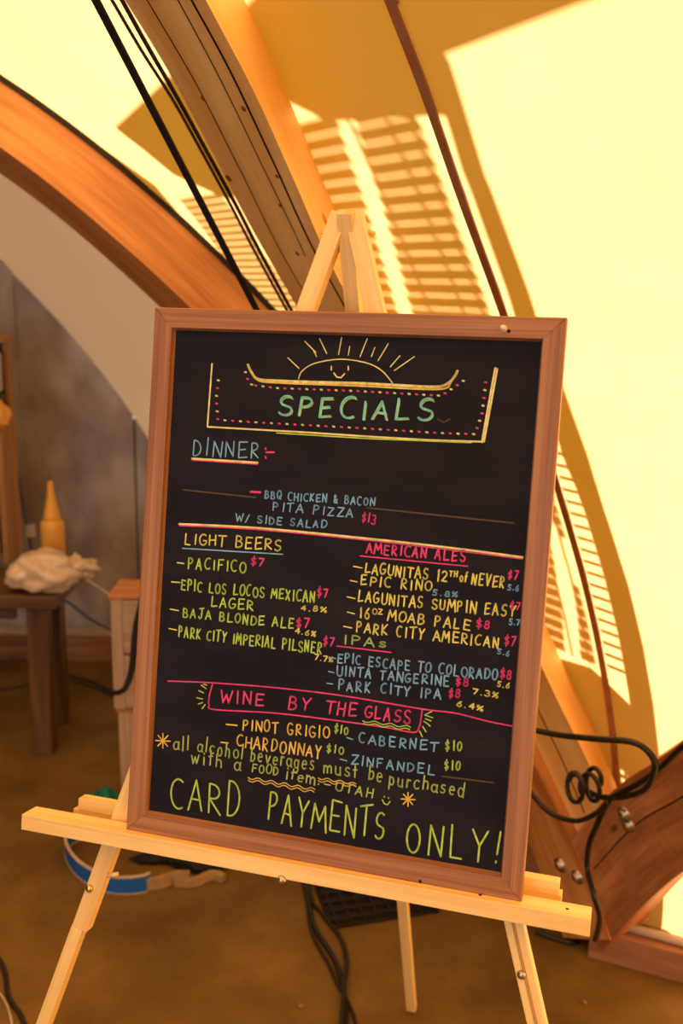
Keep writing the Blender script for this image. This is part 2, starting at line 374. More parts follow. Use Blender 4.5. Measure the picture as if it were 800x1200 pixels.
beamC = beam('timber_rib', [(-.14, .09), (-.235, .27), (-.373, .482), (-.50, .623), (-.62, .76), (-.78, .95), (-1.0, 1.25), (-1.25, 1.6), (-1.6, 2.1)], 0.215, 0.03, 0.15, M_BEAM3, 'reddish timber rib leaning up to the right at the lower right corner', 'beam')
def crack(parent, path, w, d):
    o = finish(strip('crack', path, w, d-0.004, d+0.0006, None), 'crack', M_CRACK); o.parent = parent
def offs(path, ds): return [(s+ds, z) for s, z in path]
crack(beamA, offs(A_PATH[0:6], -.075), 0.005, 0.125)
crack(beamA, offs(A_PATH[1:5], -.035), 0.0025, 0.125)
crack(beamA, offs(A_PATH[0:6], .045), 0.0025, 0.125)
crack(beamA, offs(A_PATH[7:11], -.01), 0.004, 0.125)
crack(beamC, offs([(-.235, .27), (-.373, .482), (-.50, .623), (-.62, .76)], .03), 0.003, 0.15)
def stud(parent, s, z, d, r=0.011, name='bolt'):
    i = g_of(z); n = vn(i); c = vin(s, i, d)
    o = lathe(name, [(r*1.7, -0.004), (r*1.7, 0.003), (r, 0.004), (r, 0.010), (r*.7, 0.013), (0.0005, 0.0135)], c, M_STEEL, None, 12, n)
    o.parent = parent
for p in [(-0.3233, 0.4708), (-0.3142, 0.4977)]: stud(beamC, p[0], p[1], 0.15)
for p in [(-0.1004, 0.2217), (-0.1573, 0.2192)]: stud(beamB, p[0], p[1], 0.155)
M_KNOT = noise_mat('knot', [(.3, (.16, .06, .02)), (.7, (.30, .13, .04))], 60, 3, .7, .2)
for (s_, z_), r_ in (((0.0714, 1.8786), .007), ((-0.0916, 1.8700), .004), ((-0.0340, 1.8268), .004), ((0.0251, 1.7450), .005), ((0.0764, 1.6678), .008), ((-0.1408, 1.9648), .005), ((-0.0470, 1.9903), .005)):
    i_ = g_of(z_); o = lathe('knot', [(r_*1.3, -0.002), (r_, 0.0006), (r_*.5, 0.0012), (.0003, 0.0013)], vin(s_, i_, .125), M_KNOT, None, 12, vn(i_), True); o.parent = beamA
# thin black strip along the upper edge of the orange rib
gs = B_PATH[2:] + [(1.25, 2.18), (1.62, 2.45)]
tag(finish(strip('trim_3', gs, 0.008, 0.0, 0.014, None, lat=-.088), 'trim_3', M_BLACK), kind='structure')

# black strap and the two thin cables
def pair(a, b, k0, k1):
    a = Vector(a); b = Vector(b); return a + (b-a)*k0, a + (b-a)*k1
a, b = pair((-0.3560, 1.5142, 1.9875), (-0.1718, 1.9261, 1.5646), -0.35, 1.25)
tag(bar('tension_strap', a, b, 0.021, 0.003, -OUT - ZUP, M_BLACK, bevel=0.0006), 'wide black strap stretched diagonally between the two timber ribs', 'strap')
tag(tube('thin_cable', [(-0.4065, 1.6721, 2.0872), (-0.3812, 1.7145, 2.0448), (-0.3463, 1.7804, 1.9806), (-0.3038, 1.8398, 1.9117), (-0.2732, 1.9187, 1.8497), (-0.2246, 2.0060, 1.7527), (-0.1820, 2.0824, 1.6631), (-0.1080, 2.1785, 1.5214)], 0.0030, M_CORD), 'thin black cable beside the broad rib, nearer to the wide strap', 'cable')
tag(tube('thin_cable', [(-0.3881, 1.6771, 2.0890), (-0.3671, 1.7242, 2.0475), (-0.3345, 1.7934, 1.9836), (-0.2979, 1.8587, 1.9164), (-0.2668, 1.9401, 1.8526), (-0.2170, 2.0277, 1.7545), (-0.1734, 2.1042, 1.6639), (-0.1000, 2.2035, 1.5206)], 0.0042, M_CORD), 'thin black cable running along the left edge of the broad rib', 'cable')

# ---------------------------------------------------------------- outside, unseen: boards and slats added and cut to cast the canvas shadows
PL0 = NF + OUT*0.4
def pc(s, z): return PL0 + HD*s + ZUP*z
M_OUT = noise_mat('caster_board', [(0.3, (0.20, 0.14, 0.09)), (0.7, (0.30, 0.22, 0.15))], 6, 5, 0.8, 0.2)
sc = tag(empty('shadow_caster', PL0), 'unseen boards and slats added outside the tent, shaped to cast the canvas shadows', 'screen')
def under(o, par):
    o.parent = par; o.matrix_parent_inverse = par.matrix_world.inverted() if par.matrix_world != Matrix.Identity(4) else Matrix.Translation(-par.location); return o
def inv(par): return Matrix.Translation(-par.location)
def sput(o):
    o.parent = sc; o.matrix_parent_inverse = inv(sc); return o
T = [(.664, 2.91), (-.128, 3.058), (-1.9, 3.40), (-1.9, 2.95), (-.716, 2.886), (-.479, 2.87), (-.42, 2.76), (-.12, 2.80), (-.05, 2.86), (.10, 2.68), (.417, 2.651), (.573, 2.748)]
sput(slab('top_board', T, [], pc, OUT*0.02, 1.0, M_OUT))
R = [(-.479, 2.87), (-.419, 2.645), (-.36, 2.284), (-.336, 2.034), (-.313, 1.721), (-.309, 1.421), (-.295, .897), (-.228, 1.059), (-.246, 1.536), (-.255, 1.772), (-.254, 1.878), (-.268, 1.972), (-.306, 2.282), (-.375, 2.649), (-.41, 2.77)]
sput(slab('side_board', R, [], lambda s, z: pc(s, z) + OUT*0.021, OUT*0.02, 1.0, M_OUT))
H1 = [(.036, .846), (-.049, .868), (-.043, .771), (-.0, .755)]; H2 = [(-.153, .855), (-.229, .777), (-.204, .722), (-.168, .729)]
B0 = [(.9, 1.02), (.149, 1.098), (.029, 1.112), (-.122, 1.134), (-.228, 1.059), (-.295, .9), (-.29, .02), (.9, .02)]
sput(slab('bottom_board', B0, [H1, H2], lambda s, z: pc(s, z) + OUT*0.042, OUT*0.02, 1.0, M_OUT))
TRI = [(.828, 2.866), (.707, 2.713), (.70, 2.60), (.84, 2.64)]
sput(slab('shadow_corner', TRI, [], pc, OUT*0.02, 1.0, M_OUT))
def slat(s0, s1, z, h, far=0.0):
    if s0 - s1 < 0.02: return
    sput(bar('slat', pc(s0, z) + to_sun*far, pc(s1, z) + to_sun*far, 0.006, h, ZUP, M_OUT))
G1 = [(-.07, 1.13), (-.13, 1.52), (-.06, 2.0), (.02, 2.267), (-.165, 2.77)]
G2 = [(-.165, 1.07), (-.176, 1.368), (-.20, 1.73), (-.235, 2.0), (-.27, 2.28), (-.31, 2.50), (-.375, 2.77)]
RI = [(-.228, 1.059), (-.246, 1.536), (-.255, 1.772), (-.254, 1.878), (-.268, 1.972), (-.306, 2.282), (-.382, 2.649), (-.42, 2.78)]
z = 1.14
while z < 2.80:
    g1 = interp(G1, z); g2 = interp(G2, z); ri = interp(RI, z)
    slat(.34, g1+.024, z, .031, .6); slat(g1-.024, g2+.024, z, .031, .6)
    if z < 1.9: slat(g2-.012, ri, z, .008)
    z += .040
z = 2.24
while z < 2.66: slat(.64, .43, z, .014, .25); z += .024
for ds in (.045, .10, .20): 
    pts = [(interp(G2, zz)+ds, zz) for zz in (1.12, 1.5, 1.9, 2.3, 2.78)]
    for (s0, z0), (s1, z1) in zip(pts, pts[1:]): sput(bar('stile', pc(s0, z0)+to_sun*.61, pc(s1, z1)+to_sun*.61, .009, .006, OUT, M_OUT))
for z in (.775, .80, .825, .85): slat(.04, -.05, z, .008)
for k in range(5): slat(-.15, -.23, .735+.028*k, .011)
for k in range(4): sput(bar('stile', pc(-.165-.02*k, .72)+OUT*.01, pc(-.165-.02*k, .86)+OUT*.01, .009, .006, OUT, M_OUT))

# ---------------------------------------------------------------- chalkboard and easel share one tilted frame
BC = Vector((-0.0126, 1.2463, 1.2129)); UX = Vector((0.960314, -0.278920, 0.000000)); UY = Vector((0.048434, 0.166757, 0.984808)); UZ = UX.cross(UY)      # right, up, towards the viewer
ROT = Matrix((UX, UY, UZ)).transposed()
BW, BH = 0.5500, 0.7273
board = tag(empty('chalkboard', BC, ROT), 'black menu board in a brown wooden frame resting on the easel', 'chalkboard')
FW = 0.0265; FD = 0.022
def frame_rail(p0, p1, inner0, inner1, grain):
    """mitred rail: outer edge p0-p1, inner edge inner0-inner1, with a sloping inner lip"""
    bm = bmesh.new(); uvl = bm.loops.layers.uv.new('UVMap'); off = random.random()*4
    def P(p, z): return bm.verts.new((p[0], p[1], z))
    c = Vector(((p0[0]+p1[0])/2, (p0[1]+p1[1])/2)); ci = Vector(((inner0[0]+inner1[0])/2, (inner0[1]+inner1[1])/2)); sh = (ci-c).normalized()*0.003
    dirv = (Vector(p1)-Vector(p0)).normalized()
    i0b = Vector(inner0) + sh; i1b = Vector(inner1) + sh
    r0 = [P(p0, -FD), P(p0, -.0015), P(Vector(p0)+sh*.5, 0), P(inner0, 0), P(i0b, -.012), P(i0b, -FD)]
    r1 = [P(p1, -FD), P(p1, -.0015), P(Vector(p1)+sh*.5, 0), P(inner1, 0), P(i1b, -.012), P(i1b, -FD)]
    vv = [0, .02, .0215, .048, .06, .07, .09]
    for j in range(6):
        k = (j+1) % 6; f = bm.faces.new([r0[j], r0[k], r1[k], r1[j]])
        for l in f.loops:
            co = l.vert.co; u = Vector((co.x, co.y)).dot(dirv)
            idx = j if l.vert in (r0[j], r1[j]) else j+1
            l[uvl].uv = (u+off, vv[idx]+off*.3)
    bm.faces.new(r0[::-1]); bm.faces.new(r1)
    return finish(bm, 'frame_rail', M_FRAME, board)
hx, hy = BW/2, BH/2; ix, iy = hx-FW, hy-FW
frame_rail((-hx, hy), (hx, hy), (-ix, iy), (ix, iy), 0); frame_rail((hx, -hy), (-hx, -hy), (ix, -iy), (-ix, -iy), 0)
frame_rail((-hx, -hy), (-hx, hy), (-ix, -iy), (-ix, iy), 1); frame_rail((hx, hy), (hx, -hy), (ix, iy), (ix, -iy), 1)
bm = bmesh.new(); bmesh.ops.create_cube(bm, size=1, matrix=Matrix.Translation((0, 0, -.013)) @ Matrix.Diagonal((2*ix+.006, 2*iy+.006, .006, 1)))
panel = finish(bm, 'slate_panel', M_PANEL, board)
PZ = -0.010
def loc_lathe(name, prof, c, material, parent, n=12, axis=(0, 0, 1)): return lathe(name, prof, c, material, parent, n, axis)
pn = loc_lathe('push_pin', [(.0045, 0), (.0045, .001), (.002, .002), (.002, .007), (.0035, .008), (.0032, .011), (.0005, .0115)], (*(0.1997, 0.3481), 0), mat('white_plastic', (.75, .68, .62), .35), board)
for q in ((0.1453, -0.3610), (0.2062, 0.3452)): loc_lathe('screw_hole', [(.0022, -.001), (.0022, .0003), (.0005, .0004)], (*q, 0), M_HOLE, board)

# stroke alphabet, unit cell 0..1 wide (before scaling) and 0..1 high
def arc(cx, cy, rx, ry, a0, a1, n=10): return [(cx+rx*math.cos(math.radians(a0+(a1-a0)*k/n)), cy+ry*math.sin(math.radians(a0+(a1-a0)*k/n))) for k in range(n+1)]
G = {
'A': [[(0, 0), (.42, 1), (.9, 0)], [(.15, .38), (.78, .34)]],
'B': [[(.1, 0), (.1, 1)], [(.1, 1)]+arc(.3, .77, .42, .23, 90, -90, 8)+[(.12, .54)]+arc(.35, .27, .5, .27, 90, -90, 8)+[(.1, 0)]],
'C': [arc(.55, .5, .5, .5, 60, 300, 12)],
'D': [[(.12, 0), (.1, 1)], [(.1, 1)]+arc(.25, .5, .65, .5, 90, -90, 12)+[(.12, 0)]],
'E': [[(.85, .98), (.12, 1), (.12, 0), (.88, .02)], [(.12, .5), (.72, .52)]],
'F': [[(.85, .98), (.12, 1), (.12, 0)], [(.12, .5), (.7, .52)]],
'G': [arc(.5, .5, .48, .5, 55, 330, 12)+[(.92, .42), (.55, .42)]],
'H': [[(.1, 0), (.1, 1)], [(.85, 0), (.85, 1)], [(.1, .5), (.85, .52)]],
'I': [[(.5, 0), (.5, 1)]],
'i': [[(.5, 0), (.5, .62)], [(.5, .85), (.5, .92)]],
'J': [[(.2, .98), (.85, 1)], [(.6, 1), (.6, .2), (.5, .03), (.3, 0), (.12, .2)]],
'K': [[(.12, 0), (.12, 1)], [(.8, 1), (.14, .45), (.85, 0)]],
'L': [[(.15, 1), (.12, 0), (.85, .03)]],
'M': [[(0, 0), (.15, 1), (.5, .35), (.85, 1), (1, 0)]],
'N': [[(.1, 0), (.1, 1), (.85, 0), (.87, 1)]],
'O': [arc(.5, .5, .45, .5, 90, 450, 16)],
'P': [[(.12, 0), (.12, 1)], [(.12, 1)]+arc(.32, .74, .48, .26, 90, -90, 8)+[(.12, .47)]],
'Q': [arc(.5, .5, .45, .5, 90, 450, 16), [(.55, .28), (.95, -.08)]],
'R': [[(.12, 0), (.12, 1)], [(.12, 1)]+arc(.32, .75, .46, .25, 90, -90, 8)+[(.12, .5), (.88, 0)]],
'S': [arc(.5, .74, .36, .25, 40, 230, 8)+[(.62, .44)]+arc(.46, .25, .38, .25, 40, -150, 8)],
'T': [[(0, .97), (.95, 1)], [(.48, 1), (.46, 0)]],
'U': [[(.1, 1), (.1, .35)]+arc(.48, .32, .38, .32, 180, 360, 8)+[(.87, 1)]],
'V': [[(.05, 1), (.45, 0), (.9, 1)]],
'W': [[(0, 1), (.25, 0), (.5, .7), (.75, 0), (1, 1)]],
'X': [[(.08, 1), (.85, 0)], [(.85, 1), (.08, 0)]],
'Y': [[(.05, 1), (.45, .5), (.88, 1)], [(.45, .5), (.42, 0)]],
'Z': [[(.08, 1), (.85, .97), (.1, 0), (.9, .03)]],
'0': [arc(.5, .5, .38, .5, 90, 450, 14)],
'1': [[(.5, 0), (.5, 1), (.32, .8)]],
'2': [arc(.45, .72, .36, .28, 160, -20, 8)+[(.1, .02), (.85, .02)]],
'3': [arc(.42, .75, .36, .25, 130, -80, 8)+arc(.42, .26, .42, .27, 80, -140, 8)],
'4': [[(.7, 0), (.7, 1), (.1, .35), (.9, .35)]],
'5': [[(.85, 1), (.25, 1), (.2, .58)]+arc(.42, .3, .4, .3, 110, -140, 8)],
'6': [[(.7, 1), (.3, .65), (.12, .3)]+arc(.47, .28, .34, .28, 180, 530, 12)],
'7': [[(.08, .97), (.85, 1), (.35, 0)]],
'8': [arc(.5, .75, .28, .25, 90, 450, 10), arc(.5, .26, .36, .26, 90, 450, 10)],
'$': [arc(.5, .68, .34, .2, 40, 230, 7)+arc(.48, .3, .36, .2, 50, -140, 7), [(.5, 1.1), (.48, -.1)]],
'%': [arc(.2, .75, .16, .18, 0, 360, 8), arc(.8, .2, .17, .18, 0, 360, 8), [(.85, .95), (.15, .05)]],
'.': [[(.45, .02), (.5, .06)]], '-': [[(.1, .48), (.85, .5)]], '&': [[(.9, 0), (.2, .75), (.35, 1), (.55, .8), (.15, .25), (.4, 0), (.85, .45)]],
'/': [[(.15, -.05), (.8, 1.05)]], '!': [[(.6, 1.05), (.45, .3)], [(.4, .03), (.43, .08)]], ':': [[(.5, .7), (.5, .76)], [(.5, .2), (.5, .26)]],
'a': [arc(.42, .3, .36, .3, 60, 400, 12), [(.8, .6), (.8, .05), (.92, 0)]],
'b': [[(.15, 1), (.15, 0)], arc(.45, .3, .34, .3, 170, -170, 12)],
'c': [arc(.5, .3, .4, .3, 50, 310, 10)],
'd': [arc(.42, .3, .35, .3, 30, 370, 12), [(.82, 1), (.8, 0)]],
'e': [[(.12, .32), (.82, .34)]+arc(.47, .3, .36, .3, 10, 310, 12)],
'f': [arc(.6, .8, .25, .2, 60, 180, 5)+[(.35, 0)], [(.1, .55), (.7, .58)]],
'g': [arc(.42, .3, .35, .3, 30, 370, 12), [(.8, .6), (.78, -.15), (.6, -.35), (.25, -.3)]],
'h': [[(.15, 1), (.15, 0)], [(.15, .35)]+arc(.48, .35, .32, .25, 150, 0, 6)+[(.82, 0)]],
'l': [[(.5, 1), (.5, 0)]],
'm': [[(.05, .6), (.05, 0)], [(.05, .4), (.25, .6), (.45, .5), (.47, 0)], [(.47, .4), (.7, .6), (.9, .48), (.92, 0)]],
'n': [[(.12, .6), (.12, 0)], [(.12, .35)]+arc(.47, .35, .34, .25, 150, 0, 6)+[(.83, 0)]],
'o': [arc(.48, .3, .37, .3, 90, 450, 14)],
'p': [[(.15, .6), (.15, -.4)], arc(.47, .3, .34, .3, 170, -170, 12)],
'r': [[(.2, .6), (.2, 0)], [(.2, .35), (.45, .6), (.8, .55)]],
's': [arc(.5, .45, .28, .15, 40, 230, 6)+arc(.45, .15, .32, .15, 50, -150, 6)],
't': [[(.45, .95), (.45, 0)], [(.1, .58), (.82, .6)]],
'u': [[(.12, .6), (.12, .22)]+arc(.46, .22, .34, .22, 180, 360, 6)+[(.8, .6)], [(.8, .4), (.86, 0)]],
'v': [[(.1, .6), (.45, 0), (.82, .6)]],
'w': [[(.02, .6), (.25, 0), (.48, .5), (.7, 0), (.95, .6)]],
'y': [[(.1, .6), (.45, .05)], [(.82, .6), (.25, -.4)]],
}
NARROW = {'I': .45, 'i': .45, 'l': .45, '1': .5, '.': .45, '!': .5, 'M': 1.2, 'W': 1.3, 'm': 1.3, 'w': 1.2, ' ': .7, 't': .7, 'r': .8, 'f': .7, '/': .8}
INK = {k: noise_mat('ink_'+k, [(0.35, tuple(c*.72 for c in v)), (0.65, v)], 90, 3, 0.65, 0.25) for k, v in {
    'lime': (.50, .76, .13), 'green': (.36, .58, .20), 'blue': (.22, .52, .95), 'cyan': (.20, .72, .72), 'pink': (.82, .07, .33), 'yellow': (.80, .80, .20),
    'gold': (.86, .66, .15), 'olive': (.46, .60, .17), 'cream': (.86, .84, .38), 'dim': (.10, .065, .04)}.items()}
def ribbon(bm, pts, w, lift):
    """flat marker stroke with round joints"""
    pts = [Vector(p) for p in pts]; h = w/2
    for a, b in zip(pts, pts[1:]):
        d = b-a
        if d.length < 1e-6: continue
        n = Vector((-d.y, d.x)).normalized()*h
        bm.faces.new([bm.verts.new((q.x, q.y, lift)) for q in (a-n, b-n, b+n, a+n)])
    for p in pts:
        bm.faces.new([bm.verts.new((p.x+h*math.cos(k*math.pi/4), p.y+h*math.sin(k*math.pi/4), lift)) for k in range(8)])
LIFT = [PZ + 0.0004]
def drawing(name, strokes, w, ink, label=None, smooth=False):
    bm = bmesh.new(); LIFT[0] += 0.000004
    for s in strokes:
        if smooth and len(s) > 2: s = [(p.x, p.y) for p in catmull([(q[0], q[1], 0) for q in s], 5)]
        ribbon(bm, s, w, LIFT[0])
    me = bpy.data.meshes.new(name); bm.to_mesh(me); bm.free()
    o = link(name, me, INK[ink], board)
    if label: o['label'] = label
    return o
def write(text, a, b, h, ink, w=0.0017, slant=0.06, label=None):
    a = Vector(a); b = Vector(b); L = (b-a).length; ex = (b-a).normalized(); ey = Vector((-ex.y, ex.x))
    wid = [NARROW.get(c, 1.0) for c in text]; tot = sum(wid) + 0.28*(len(text)-1); u = L/tot; x = 0; S = []
    for c, k in zip(text, wid):
        if c != ' ':
            jy = random.uniform(-.05, .05)*h; js = random.uniform(.90, 1.10); jx = random.uniform(.85, 1.08); jr = random.uniform(-.10, .10); sl = slant + random.uniform(-.05, .05)
            for st in G[c]:
                S.append([a + ex*((x + px*k*jx + py*sl)*u) + ey*(jy + py*h*js + px*jr*h) for px, py in st])
        x += k + 0.28
    return drawing('lettering', S, w, ink, label)
drawing('sun_drawing', [[(-0.0658, 0.2763), (-0.0615, 0.2865), (-0.0445, 0.2973), (-0.0099, 0.3039), (0.0249, 0.3005), (0.0460, 0.2915), (0.0613, 0.2764)]], 0.0015, 'cream', label='smiling sun drawn in cream', smooth=True)
drawing('sun_rays', [[(-0.0826, 0.3032), (-0.0660, 0.2897)], [(-0.0605, 0.3255), (-0.0440, 0.3113)], [(-0.0477, 0.3139), (-0.0429, 0.3060)], [(-0.0403, 0.3295), (-0.0292, 0.3105)], [(-0.0104, 0.3317), (-0.0131, 0.3097)], [(0.0014, 0.3208), (0.0001, 0.3095)], [(0.0241, 0.3315), (0.0161, 0.3081)], [(0.0351, 0.3206), (0.0312, 0.3087)], [(0.0524, 0.3258), (0.0404, 0.3037)], [(0.0689, 0.3113), (0.0572, 0.2965)], [(0.0877, 0.3107), (0.0629, 0.2921)]], 0.0013, 'cream')
drawing('sun_face', [[(-0.0218, 0.2941), (-0.0215, 0.2895)], [(0.0011, 0.2950), (0.0015, 0.2904)], [(-0.0177, 0.2856), (-0.0132, 0.2805), (-0.0076, 0.2800), (-0.0031, 0.2855)]], 0.0018, 'cream')
drawing('scroll_line', [[(-0.1384, 0.2917), (-0.1327, 0.2823), (-0.1226, 0.2732), (-0.0964, 0.2723), (-0.0393, 0.2727), (0.0164, 0.2738), (0.0710, 0.2735), (0.1176, 0.2736), (0.1337, 0.2788), (0.1415, 0.2882), (0.1443, 0.2947)]], 0.0034, 'cream', smooth=True)
drawing('scroll_line', [[(-0.1351, 0.2857), (-0.1240, 0.2725), (-0.0962, 0.2696), (0.0167, 0.2705), (0.1198, 0.2705), (0.1369, 0.2790)]], 0.0022, 'gold', smooth=True)
drawing('box_outline', [[(-0.1903, 0.2911), (-0.1909, 0.2524), (-0.1917, 0.2066)], [(-0.1917, 0.2059), (-0.0490, 0.2063), (0.0349, 0.2058), (0.1159, 0.2059), (0.1811, 0.2078)]], 0.0022, 'cream')
drawing('box_outline', [[(0.1916, 0.3004), (0.1889, 0.2761), (0.1855, 0.2440), (0.1818, 0.2072)], [(0.1942, 0.2993), (0.1843, 0.2080)]], 0.0024, 'cream')
drawing('box_outline', [[(-0.0918, 0.2032), (0.0351, 0.2031), (0.1684, 0.2058)]], 0.0016, 'lime')
drawing('dots', [[(-0.1422, 0.2820), (-0.1402, 0.2816)], [(-0.1323, 0.2660), (-0.1304, 0.2656)], [(-0.1160, 0.2642), (-0.1140, 0.2638)], [(-0.0953, 0.2628), (-0.0934, 0.2625)], [(-0.0748, 0.2630), (-0.0728, 0.2627)], [(-0.0544, 0.2632), (-0.0525, 0.2628)], [(-0.0342, 0.2634), (-0.0323, 0.2630)], [(-0.0142, 0.2636), (-0.0123, 0.2632)], [(0.0057, 0.2638), (0.0075, 0.2634)], [(0.0254, 0.2638), (0.0272, 0.2634)], [(0.0449, 0.2636), (0.0468, 0.2633)], [(0.0643, 0.2635), (0.0661, 0.2631)], [(0.0835, 0.2633), (0.0853, 0.2629)], [(0.1026, 0.2631), (0.1044, 0.2628)], [(0.1215, 0.2630), (0.1233, 0.2626)], [(0.1372, 0.2716), (0.1390, 0.2713)], [(0.1517, 0.2828), (0.1534, 0.2825)]], 0.0025, 'cream')
drawing('dots', [[(-0.1387, 0.2732), (-0.1367, 0.2728)], [(-0.1264, 0.2649), (-0.1244, 0.2645)], [(-0.1056, 0.2635), (-0.1037, 0.2631)], [(-0.0850, 0.2629), (-0.0831, 0.2626)], [(-0.0646, 0.2631), (-0.0626, 0.2627)], [(-0.0443, 0.2633), (-0.0424, 0.2629)], [(-0.0242, 0.2635), (-0.0223, 0.2631)], [(-0.0042, 0.2637), (-0.0024, 0.2633)], [(0.0155, 0.2639), (0.0174, 0.2635)], [(0.0352, 0.2637), (0.0370, 0.2634)], [(0.0546, 0.2635), (0.0565, 0.2632)], [(0.0739, 0.2634), (0.0757, 0.2630)], [(0.0931, 0.2632), (0.0949, 0.2629)], [(0.1121, 0.2630), (0.1139, 0.2627)], [(0.1297, 0.2663), (0.1315, 0.2659)], [(0.1445, 0.2771), (0.1463, 0.2768)]], 0.0025, 'pink')
drawing('dots', [[(-0.1807, 0.2694), (-0.1787, 0.2690)], [(-0.1820, 0.2485), (-0.1800, 0.2481)], [(-0.1797, 0.2277), (-0.1776, 0.2273)], [(-0.1677, 0.2162), (-0.1657, 0.2159)], [(-0.1452, 0.2161), (-0.1432, 0.2157)], [(-0.1229, 0.2159), (-0.1209, 0.2156)], [(-0.1007, 0.2160), (-0.0988, 0.2156)], [(-0.0788, 0.2160), (-0.0769, 0.2157)], [(-0.0571, 0.2161), (-0.0552, 0.2157)], [(-0.0355, 0.2161), (-0.0336, 0.2158)], [(-0.0142, 0.2162), (-0.0123, 0.2158)], [(0.0070, 0.2162), (0.0088, 0.2159)], [(0.0279, 0.2162), (0.0298, 0.2159)], [(0.0487, 0.2161), (0.0506, 0.2158)], [(0.0693, 0.2160), (0.0712, 0.2157)], [(0.0898, 0.2159), (0.0916, 0.2156)], [(0.1100, 0.2158), (0.1118, 0.2155)], [(0.1301, 0.2158), (0.1319, 0.2155)], [(0.1500, 0.2163), (0.1518, 0.2160)], [(0.1697, 0.2169), (0.1715, 0.2165)], [(0.1760, 0.2340), (0.1777, 0.2337)], [(0.1789, 0.2531), (0.1806, 0.2527)], [(0.1797, 0.2725), (0.1815, 0.2721)]], 0.0025, 'cream')
drawing('dots', [[(-0.1814, 0.2589), (-0.1793, 0.2586)], [(-0.1811, 0.2381), (-0.1791, 0.2377)], [(-0.1782, 0.2173), (-0.1762, 0.2169)], [(-0.1564, 0.2162), (-0.1544, 0.2158)], [(-0.1340, 0.2160), (-0.1320, 0.2156)], [(-0.1118, 0.2159), (-0.1098, 0.2156)], [(-0.0898, 0.2160), (-0.0878, 0.2156)], [(-0.0679, 0.2160), (-0.0660, 0.2157)], [(-0.0463, 0.2161), (-0.0444, 0.2157)], [(-0.0248, 0.2161), (-0.0229, 0.2158)], [(-0.0036, 0.2162), (-0.0017, 0.2159)], [(0.0175, 0.2163), (0.0193, 0.2159)], [(0.0384, 0.2162), (0.0402, 0.2158)], [(0.0591, 0.2161), (0.0609, 0.2157)], [(0.0796, 0.2160), (0.0814, 0.2156)], [(0.0999, 0.2159), (0.1017, 0.2156)], [(0.1201, 0.2158), (0.1219, 0.2155)], [(0.1401, 0.2161), (0.1418, 0.2157)], [(0.1599, 0.2166), (0.1616, 0.2163)], [(0.1735, 0.2247), (0.1752, 0.2243)], [(0.1784, 0.2434), (0.1802, 0.2431)], [(0.1793, 0.2628), (0.1811, 0.2624)], [(0.1802, 0.2821), (0.1819, 0.2818)]], 0.0025, 'pink')
random.seed(11)
write('SPECIALS', (-0.0934, 0.2274), (0.1175, 0.2307), 0.0254, 'cyan', 0.003, 0.1, label='cyan word SPECIALS')
random.seed(11)
write('SPECIALS', (-0.0915, 0.2263), (0.1192, 0.2297), 0.0243, 'lime', 0.0011, 0.1)
random.seed(11)
write('SPECIALS', (-0.0934, 0.2274), (0.1175, 0.2307), 0.0254, 'cyan', 0.0023, 0.1)
write('DINNER', (-0.2119, 0.1665), (-0.1125, 0.1682), 0.0219, 'blue', 0.0019, 0.06)
drawing('pink_mark', [[(-0.1061, 0.1823), (-0.1054, 0.1807)], [(-0.1054, 0.1710), (-0.1046, 0.1687)]], 0.0024, 'pink')
drawing('pink_mark', [[(-0.1046, 0.1767), (-0.0937, 0.1774)]], 0.0024, 'pink')
drawing('underline', [[(-0.2116, 0.1615), (-0.1626, 0.1618), (-0.1160, 0.1621)]], 0.0026, 'cream')
drawing('underline', [[(-0.2115, 0.1594), (-0.1159, 0.1600)]], 0.0016, 'pink')
drawing('pink_mark', [[(-0.1230, 0.1224), (-0.1098, 0.1227)]], 0.0032, 'pink')
write('BBQ CHICKEN & BACON', (-0.1029, 0.1151), (0.0492, 0.1171), 0.0101, 'blue', 0.00183, 0.06)
write('PITA PIZZA', (-0.0910, 0.1000), (0.0217, 0.0987), 0.0107, 'blue', 0.00183, 0.06)
write('$13', (0.0323, 0.0951), (0.0520, 0.0934), 0.0122, 'pink', 0.00183, 0.06)
write('W/ SIDE SALAD', (-0.1425, 0.0809), (-0.0134, 0.0824), 0.0097, 'blue', 0.00183, 0.06)
drawing('divider', [[(-0.2251, 0.0706), (-0.1125, 0.0747), (0.0303, 0.0737), (0.1433, 0.0714), (0.2428, 0.0674)]], 0.0026, 'cream', smooth=True)
drawing('divider', [[(-0.2249, 0.0683), (-0.1124, 0.0724), (0.0305, 0.0715), (0.1435, 0.0687), (0.2430, 0.0653)]], 0.0015, 'pink', smooth=True)
write('LIGHT BEERS', (-0.2158, 0.0443), (-0.0742, 0.0470), 0.0145, 'yellow', 0.002074, 0.06)
drawing('underline', [[(-0.2179, 0.0376), (-0.0727, 0.0425)]], 0.0017, 'blue')
write('PACIFICO', (-0.2086, 0.0108), (-0.1233, 0.0130), 0.014, 'lime', 0.002074, 0.06)
drawing('dash', [[(-0.2245, 0.0171), (-0.2148, 0.0169)]], 0.0017, 'yellow')
write('$7', (-0.1178, 0.0240), (-0.0981, 0.0235), 0.0115, 'pink', 0.001952, 0.06)
write('EPIC LOS LOCOS MEXICAN', (-0.2169, -0.0196), (-0.0232, -0.0172), 0.0139, 'lime', 0.002074, 0.06)
drawing('dash', [[(-0.2316, -0.0103), (-0.2189, -0.0098)]], 0.0017, 'yellow')
write('$7', (-0.0213, -0.0091), (-0.0048, -0.0085), 0.0113, 'pink', 0.001952, 0.06)
write('LAGER', (-0.1712, -0.0385), (-0.1089, -0.0366), 0.0128, 'lime', 0.002074, 0.06)
write('4.8%', (-0.0426, -0.0296), (-0.0070, -0.0286), 0.0068, 'yellow', 0.0017079999999999999, 0.06)
